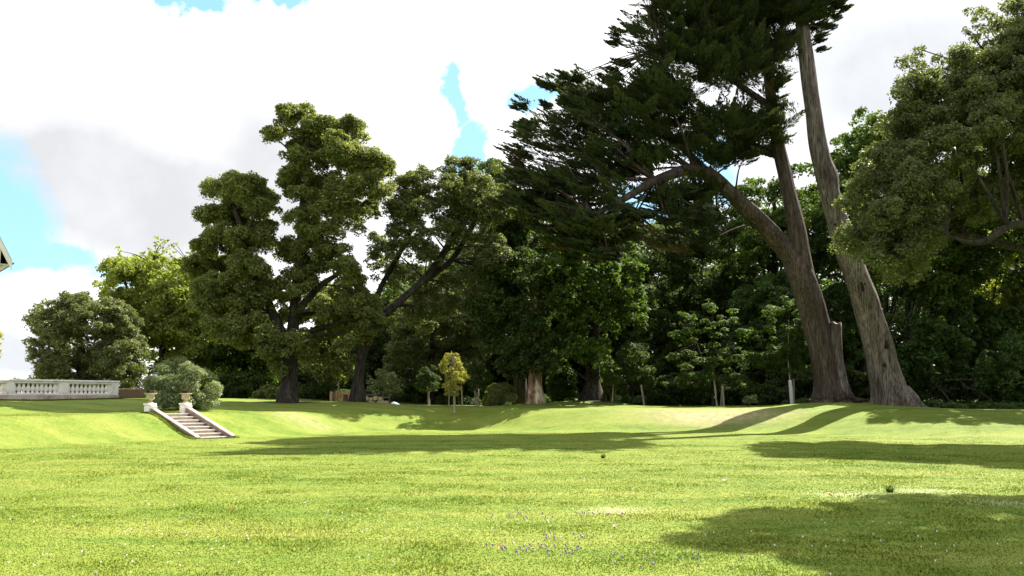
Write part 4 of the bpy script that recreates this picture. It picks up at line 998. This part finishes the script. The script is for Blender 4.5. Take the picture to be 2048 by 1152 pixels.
sapling(1224, 50, 745, 2.6, [(1214, 775), (1218, 750), (1230, 745), (1240, 760), (1232, 775)], 'green_leaf', 'very thin crooked sapling near the mounded dark trunk', 404, dict(size=.11, dens=.6, aspect=.55), 12, lean=5)

# ------------------------------------------------------------------ timber rack, logs, tarpaulin
def timber():
    d = 52.5; b = G(680, d)
    root = empty('timber_planter', b, 'rough wooden box of pale boards and posts left of the leaning oak trunk', 'planter')
    k = d / FPX
    z0 = 0.0
    for (px, w, h) in ((662, 5, 24), (673, 4, 25), (678, 4, 25), (684, 4, 20), (698, 4, 20)):
        x = X(px, d) - b.x
        MB().box((x, 0, h * k / 2 - .05), (w * k, .10, h * k + .1)).build('post', M['wood_new'], root)
    MB().box((X(691, d) - b.x, -.07, 21 * k), (20 * k, .05, 7 * k)).build('board', M['wood_new'], root)
    MB().box((X(670, d) - b.x, .08, 12 * k), (17 * k, .05, 22 * k)).build('panel', M['stone_cheek'], root)
    MB().box((X(690, d) - b.x, .35, 10 * k), (22 * k, .05, 18 * k)).build('panel', M['stone_cheek'], root)
    stake(678, 677, 764, 52.7, 3, 'grey pole rising out of the wooden box')
    # rail fence with cut logs under it
    d = 53.0; b = G(755, d); k = d / FPX
    root = empty('timber_rack', b, 'low rack of weathered rails holding cut logs, right of the leaning oak trunk', 'rack')
    for px in (728, 752, 778):
        MB().box((X(px, d) - b.x, .25, .3), (.10, .10, .75)).build('post', M['wood_old'], root)
    MB().box((X(742, d) - b.x, .15, .62), (30 * k, .10, .10), Matrix.Rotation(R(-2), 3, 'Y')).build('rail', M['wood_old'], root)
    MB().box((X(764, d) - b.x, .14, .46), (28 * k, .10, .08), Matrix.Rotation(R(3), 3, 'Y')).build('rail', M['wood_old'], root)
    rnd = random.Random(9)
    spots = [(730, .14), (739, .16), (748, .13), (757, .17), (766, .14), (774, .12), (734, .38), (744, .36), (753, .40), (762, .37)]
    proto = None
    m = MB(); prof = [(.12, -.3), (.13, -.28), (.135, 0), (.13, .28), (.12, .3)]; m.lathe(prof, (0, 0, 0), 12)
    names = ('first', 'second', 'third', 'fourth', 'fifth', 'sixth')
    for i, (px, z) in enumerate(spots):
        if proto is None: o = m.build('log', M['cut_wood'], None, True); proto = o
        else: o = proto.copy(); COL.objects.link(o)
        o.location = (X(px, d), d + .05 + rnd.uniform(-.05, .05), b.z + z); o.rotation_euler = (R(90), rnd.uniform(-.2, .2), rnd.uniform(-.3, .3))
        s = rnd.uniform(.8, 1.1); o.scale = (s, s, 1)
        tag(o, 'short pale cut log lying on the low rack of weathered rails', 'log', 'cut logs on the rack')
    # crumpled pale sheet
    d = 51.5; b = G(791, d); rng = np.random.default_rng(3); n = 22
    u, v = np.meshgrid(np.linspace(-1, 1, n), np.linspace(-1, 1, n)); rr = np.clip(1 - u * u * .9, 0, 1) * np.clip(1 - v * v * .9, 0, 1)
    z = .30 * rr * (.6 - .5 * u) + .10 * rr * (vnoise(u * 3 + 9, v * 3, .5, 4) - .4) + .02
    co = np.stack([u.ravel() * .30, v.ravel() * .25, z.ravel() * .75], 1); i = np.arange(n * n).reshape(n, n)
    f = np.stack([i[:-1, :-1].ravel(), i[:-1, 1:].ravel(), i[1:, 1:].ravel(), i[1:, :-1].ravel()], 1)
    o = link('tarpaulin', np_mesh('tarpaulin', co, f, True), M['tarp']); o.location = b; tag(o, 'crumpled bluish-white sheet lying on the grass right of the log rack', 'sheet')
timber()

# ------------------------------------------------------------------ steps, urns, balustrade, house
STZ = math.atan2(DN[1], DN[0])      # local +x runs down the steps, local +y along the bank (away)
def stairs():
    n, tread, rise, w = 8, .335, .122, 1.42
    top = 0.92
    root = empty('garden_steps', (ST0[0], ST0[1], top), 'flight of pale stone garden steps cut into the grass bank between sloping side walls', 'steps', rz=STZ)
    for i in range(n):
        z = -rise * i
        m = MB(); m.box((tread * i + tread / 2 + .01, 0, z - .028), (tread + .11, w - .01, .05), bev=.012); m.build('tread', M['stone_coping_tread_shade'], root)  # darker tread colour paints the shadow lines between the pale risers
        MB().box((tread * i + tread - .02, 0, z - .07 - .06), (.03, w - .12, .13), bev=.004).build('riser', M['stone_step'], root)
    for s in (-1, 1):
        y = s * (w / 2 + .10)
        x0, x1 = .1, tread * n + .25; za, zb = .20, -rise * n + .10
        prof = [(x0, za), (x1, zb), (x1, zb - .5), (x0, za - 1.3)]
        m = MB(); vs = [(x, y - .085, z) for x, z in prof] + [(x, y + .085, z) for x, z in prof]
        m.add(vs, [(0, 1, 2, 3), (7, 6, 5, 4), (4, 5, 1, 0), (5, 6, 2, 1), (6, 7, 3, 2), (7, 4, 0, 3)])
        ck = m.build('side_wall', M['stone_cheek'], root)
        L_ = math.hypot(x1 - x0, za - zb); a = math.atan2(za - zb, x1 - x0)
        MB().box(((x0 + x1) / 2, y, (za + zb) / 2 + .03), (L_ + .02, .20, .045), Matrix.Rotation(a, 3, 'Y')).build('coping', M['stone_coping_tread_shade'], ck)
        m = MB(); m.box((-.08, y, -.06), (.30, .30, .78)); pr = m.build('pier', M['stone_white'], root)
        m = MB(); m.box((-.08, y, .335 + .035), (.36, .36, .07)); m.build('pier_cap', M['stone_white'], pr)
        # scrolled shoulder where the coping meets the pier
        MB().box((.15, y, .26), (.18, .21, .13), Matrix.Rotation(R(14), 3, 'Y')).build('shoulder', M['stone_white'], pr)
    # urns
    for s, lab in ((-1, 'weathered stone urn on the left pier of the garden steps'), (1, 'weathered stone urn on the right pier of the garden steps')):
        y = s * (w / 2 + .10)
        p = np.array((ST0[0], ST0[1])) + DN * -.08 + AL * y
        u = empty('stone_urn', (p[0], p[1], top + .406), lab, 'urn', 'stone urns on the step piers')
        prof = [(.12, 0), (.125, .03), (.085, .05), (.055, .075), (.06, .10), (.10, .125), (.15, .16), (.165, .20), (.155, .25), (.15, .30), (.175, .34), (.235, .365), (.245, .385), (.235, .40), (.19, .40), (.17, .36)]
        MB().lathe(prof, n=24).build('bowl', M['terracotta'], u, True)
        cl = [(0, 0, .42, .13), (.06, .03, .46, .08), (-.07, -.02, .45, .07)]
        v, t = leaves(cl, .07, .9, 500 + s, aspect=.35); leaf_object('withered_plant', v, t, M['dead_leaf'], u)
        tw = [tube([(Vector((0, 0, .38)), .008), (Vector((dx, dy, .52)), .006), (Vector((dx * 2, dy * 2, .6)), .003)], 5, 0, 3, k, step=.06) for k, (dx, dy) in enumerate(((.05, .02), (-.06, .01), (.01, -.05)))]
        link('twigs', limb_mesh('twigs', tw), M['bark_dark'], u)
stairs()

def balustrade():
    A = P(9, 800, 40.6); B = P(231, 800, 46.2)
    A.z = B.z = 0; dr = (B - A).normalized(); ang = math.atan2(dr.y, dr.x); z0 = 1.36
    def along(px):
        # where the sight line of that column meets the wall line
        rx, ry = (px - 1024.0) / 1719.0, 1.0
        det = dr.x * -ry + dr.y * rx
        return (A.x * ry - A.y * rx) / det
    root = empty('balustrade', (A.x, A.y, z0), 'white stone balustrade with fat turned balusters along the terrace edge', 'balustrade', rz=ang)
    t0 = -7.0; tE = along(231)
    nm = Vector((0, -1, 0))
    def bx(name, a, b, y, z, w, h, mat, par=root, bev=.012):
        return MB().box(((a + b) / 2, y, z + h / 2), (b - a, w, h), bev=bev).build(name, mat, par)
    bx('plinth', t0, tE, 0, -.5, .40, .78, M['stone_plinth'])
    bx('bottom_rail', t0, tE, 0, .283, .34, .09, M['stone_white'])
    cp = bx('coping', t0 - .05, tE + .06, 0, .955, .42, .09, M['stone_white'], bev=.03)
    bx('top_rail', t0, tE, 0, .86, .30, .092, M['stone_white'])
    piers = [(along(8), along(22)), (along(112), along(131)), (along(215), along(231)), (t0, t0 + .5)]
    for k, (a, b) in enumerate(piers):
        a2 = b - .42 if k == 2 else a
        p = bx('pier', a2, b, 0, .374, .37, .485, M['stone_white'])
        bx('pier_base', a2 - .02, b + .012, 0, -.5, .45, .79, M['stone_plinth'], p)
    prof = [(.085, 0), (.085, .03), (.06, .045), (.055, .075), (.072, .10), (.10, .15), (.106, .20), (.095, .26), (.065, .33), (.046, .38), (.043, .41), (.062, .425), (.062, .445), (.05, .455), (.08, .465), (.08, .486)]
    m = MB(); m.lathe(prof, n=14); proto = m.build('baluster', M['stone_white'], root, True)
    pos = []
    def fill(a, b, n):
        for i in range(n): pos.append(a + (b - a) * (i + .5) / n)
    fill(along(22), along(112), 10); fill(along(131), along(215), 10); fill(t0 + .5, along(8), 20)
    for i, t in enumerate(pos):
        o = proto if i == 0 else proto.copy()
        if i: COL.objects.link(o); o.parent = root
        o.location = (t, 0, .374)
balustrade()

def house():
    d = 50.0; e = P(24, 527, d)
    # local +x = DN (out of the gable's right-hand eave), local +y = AL (away); gable faces the viewer
    ez = e.z; gzz = 1.3; hgt = ez - gzz
    root = empty('house', (e.x, e.y, gzz), 'white rendered house with a slate gable roof, only its eave corner in view at left', 'house', rz=R(40))
    W_, Dp, pitch = 7.0, 10.0, math.tan(R(62)); ov = .55
    ap = hgt + pitch * (W_ / 2 + ov)
    x1 = -ov; x0 = -ov - W_
    m = MB(); wh = hgt + pitch * ov
    vs = [(x0, .4, 0), (x1, .4, 0), (x1, .4, wh), ((x0 + x1) / 2, .4, ap - .02), (x0, .4, wh)]
    vs += [(x, Dp, z) for (x, y, z) in vs]
    m.add(vs, [(0, 1, 2, 3, 4), (9, 8, 7, 6, 5), (1, 6, 7, 2), (5, 0, 4, 9), (0, 5, 6, 1), (2, 7, 8, 3), (3, 8, 9, 4)])
    m.build('wall', M['render_white'], root)
    m = MB()
    for (xe, xs) in ((0.0, (x0 + x1) / 2), (x0 - ov, (x0 + x1) / 2)):
        vs = [(xe, 0, hgt + .06), (xs, 0, ap + .06), (xs, Dp + .4, ap + .06), (xe, Dp + .4, hgt + .06)]; vs += [(x, y, z + .12) for (x, y, z) in vs]
        m.add(vs, [(0, 1, 2, 3), (7, 6, 5, 4), (0, 4, 5, 1), (1, 5, 6, 2), (2, 6, 7, 3), (3, 7, 4, 0)])
    rf = m.build('roof', M['slate'], root)
    for (xe, xs) in ((0.0, (x0 + x1) / 2), (x0 - ov, (x0 + x1) / 2)):
        m = MB(); vs = [(xe, -.06, hgt - .42), (xs, -.06, ap - .42), (xs, -.06, ap + .10), (xe, -.06, hgt + .10)]; vs += [(x, y + .05, z) for (x, y, z) in vs]
        m.add(vs, [(0, 1, 2, 3), (7, 6, 5, 4), (0, 4, 5, 1), (1, 5, 6, 2), (2, 6, 7, 3), (3, 7, 4, 0)]); m.build('bargeboard', M['render_white'], rf)
    m = MB()
    for (xe, xs) in ((-.02, (x0 + x1) / 2), (x0 - ov + .02, (x0 + x1) / 2)):
        vs = [(xe, -.005, hgt + .0), (xs, -.005, ap + .0), (xs, .395, ap + .0), (xe, .395, hgt + .0)]; vs += [(x, y, z + .056) for (x, y, z) in vs]
        m.add(vs, [(0, 1, 2, 3), (7, 6, 5, 4), (0, 4, 5, 1), (1, 5, 6, 2), (2, 6, 7, 3), (3, 7, 4, 0)])
    m.build('verge_soffit', M['render_white'], rf)
    MB().box((.05, Dp / 2, hgt + .02), (.12, Dp, .1)).build('gutter', M['dark_metal'], root)
    m = MB(); m.box((-.30, Dp / 2, hgt - .03), (.5, Dp - .8, .05)); m.build('soffit', M['render_white'], root)
    for zz in (1.2, 4.6):
        for xx in (x0 + 2.2, x1 - 2.2):
            w = MB().box((xx, .385, zz + .85), (1.1, .06, 1.7)).build('window', M['glass_dark'], root)
            m = MB()
            for (cx, cz, sx, sz) in ((xx, zz, 1.3, .1), (xx, zz + 1.7, 1.3, .1), (xx - .6, zz + .85, .1, 1.6), (xx + .6, zz + .85, .1, 1.6), (xx, zz + .85, .05, 1.6), (xx, zz + .85, 1.1, .05)):
                m.box((cx, .35, cz), (sx, .06, sz))
            m.build('frame', M['render_white'], w)
house()
def low_wall():
    d = 52; b = G(262, d)
    root = empty('brick_wall', b, 'low dark red brick wall between the balustrade and the rounded shrub', 'wall')
    w = 80 * d / FPX; h = 18 * d / FPX
    MB().box((0, 0, h / 2 - .3), (w, .24, h + .6)).build('wall', M['brick'], root)
    MB().box((0, 0, h + .033), (w + .06, .32, .06)).build('coping', M['stone_cheek'], root)
low_wall()

# ------------------------------------------------------------------ small things on the lawn
def fallen_leaf(px, py, size, mat, label, rz):
    d = EYE * FPX / (py - 790.0); x = X(px, d); me = bpy.data.meshes.new('fallen_leaf')
    k = size; vs = [(-k, 0, .01), (-k * .3, k * .45, .03), (k * .35, k * .4, .045), (k, 0, .02), (k * .35, -k * .42, .035), (-k * .3, -k * .4, .012), (-.1 * k, 0, .005), (.4 * k, 0, .008)]
    me.from_pydata(vs, [], [(0, 6, 1), (1, 6, 7, 2), (2, 7, 3), (3, 7, 4), (4, 7, 6, 5), (5, 6, 0)]); me.update()
    o = link('fallen_leaf', me, mat); o.location = (x, d, gz(x, d) + .02); o.rotation_euler = (R(12), R(-10), rz); tag(o, label, 'leaf', 'fallen leaves on the lawn')
M['leaf_brown'] = solid_mat('leaf_brown', [(.3, (.42, .33, .24)), (.7, (.62, .54, .44))], 20, .7)
M['leaf_orange'] = solid_mat('leaf_orange', [(.3, (.48, .22, .07)), (.7, (.62, .33, .12))], 20, .7)
fallen_leaf(1446, 959, .075, M['leaf_brown'], 'pale curled fallen leaf lying alone in mid lawn', .4)
fallen_leaf(1000, 1086, .035, M['leaf_orange'], 'small orange fallen leaf on the near lawn by the purple flowers', 1.1)
fallen_leaf(1092, 1034, .05, M['leaf_brown'], 'pale brown fallen leaf behind the purple flowers', 2.0)
fallen_leaf(1226, 1043, .045, M['leaf_brown'], 'pale brown fallen leaf just left of the near shadow', .9)
fallen_leaf(1652, 989, .04, M['leaf_orange'], 'small orange fallen leaf left of the dark weed tuft', 2.5)
fallen_leaf(474, 1016, .03, M['leaf_orange'], 'small orange fallen leaf on the left part of the lawn', .2)
def tuft(px, py, r, label, seed, lm='dark_leaf'):
    d = EYE * FPX / (py - 790.0); x = X(px, d); b = Vector((x, d, gz(x, d)))
    rng = np.random.default_rng(seed); n = 130
    a = rng.random(n) * 6.28; rad = r * .5 * np.sqrt(rng.random(n)); h = r * (.35 + 1.0 * rng.random(n)); tl = r * 1.0 * rng.random(n); w = .006 + .006 * rng.random(n)
    v = np.empty((n, 4, 3)); bx_, by_ = np.cos(a) * rad, np.sin(a) * rad; tx, ty = np.cos(a) * (rad + tl), np.sin(a) * (rad + tl); px_, py_ = -np.sin(a) * w, np.cos(a) * w
    v[:, 0] = np.stack([bx_ - px_, by_ - py_, 0 * a], 1); v[:, 1] = np.stack([bx_ + px_, by_ + py_, 0 * a], 1)
    v[:, 2] = np.stack([tx + px_ * .4, ty + py_ * .4, h], 1); v[:, 3] = np.stack([tx - px_ * .4, ty - py_ * .4, h], 1)
    o = leaf_object('weed_tuft', v.reshape(-1, 3), rng.random(n), M[lm], None); o.location = b; tag(o, label, 'weed', 'weed tufts in the lawn')
tuft(1770, 981, .085, 'dark green weed tuft standing out beside the pale dry patch', 1)
tuft(1205, 911, .08, 'small dull weed tuft far out in the middle of the lawn', 2, 'green_leaf')
def branch(px0, py0, px1, py1, d, label, seed):
    a = P(px0, py0, d); a.z = max(a.z, gz(a.x, a.y) + .05); e = P(px1, py1, d) - a; rnd = random.Random(seed)
    parts = [tube([(Vector(), .045), (e * .5 + Vector((0, 0, .15)), .035), (e, .015)], 7, 0, 3, seed, step=.2, rough=.08)]
    for k in range(4):
        s = e * rnd.uniform(.25, .85); t = s + e * rnd.uniform(.15, .3) + Vector((rnd.uniform(-.4, .4), rnd.uniform(-.3, .3), rnd.uniform(.1, .5)))
        parts.append(tube([(s, .018), (s.lerp(t, .5) + Vector((0, 0, .05)), .012), (t, .005)], 5, 0, 3, seed + k, step=.15))
    o = link('fallen_branch', limb_mesh('fallen_branch', parts), M['bark_cypress']); o.location = a; tag(o, label, 'branch', 'fallen branches at the wood edge')
branch(1900, 803, 1870, 770, 43.6, 'fallen grey branch nearest the tall bare trunk, propped in the undergrowth', 1)
branch(1975, 795, 1925, 772, 43.8, 'fallen grey branch in the middle of the undergrowth under the laurels', 2)
branch(1985, 768, 1890, 760, 44.2, 'long low fallen branch lying across the undergrowth under the laurels', 3)
def root_stump():
    b = G(1712, 42.6); parts = []
    for k, (e, r) in enumerate(((Vector((.5, -.1, .1)), .12), (Vector((-.35, -.15, .2)), .10), (Vector((.1, -.3, .12)), .1))):
        parts.append(tube([(Vector((0, 0, -.05)), r * 1.3), (e * .5 + Vector((0, 0, .12)), r), (e, r * .4)], 9, .1, 5, 40 + k, step=.1, rough=.08))
    o = link('root_stump', limb_mesh('root_stump', parts), M['bark_dark']); o.location = b; tag(o, 'small rotten root stump on the grass between the two cypress trunks', 'stump')
root_stump()
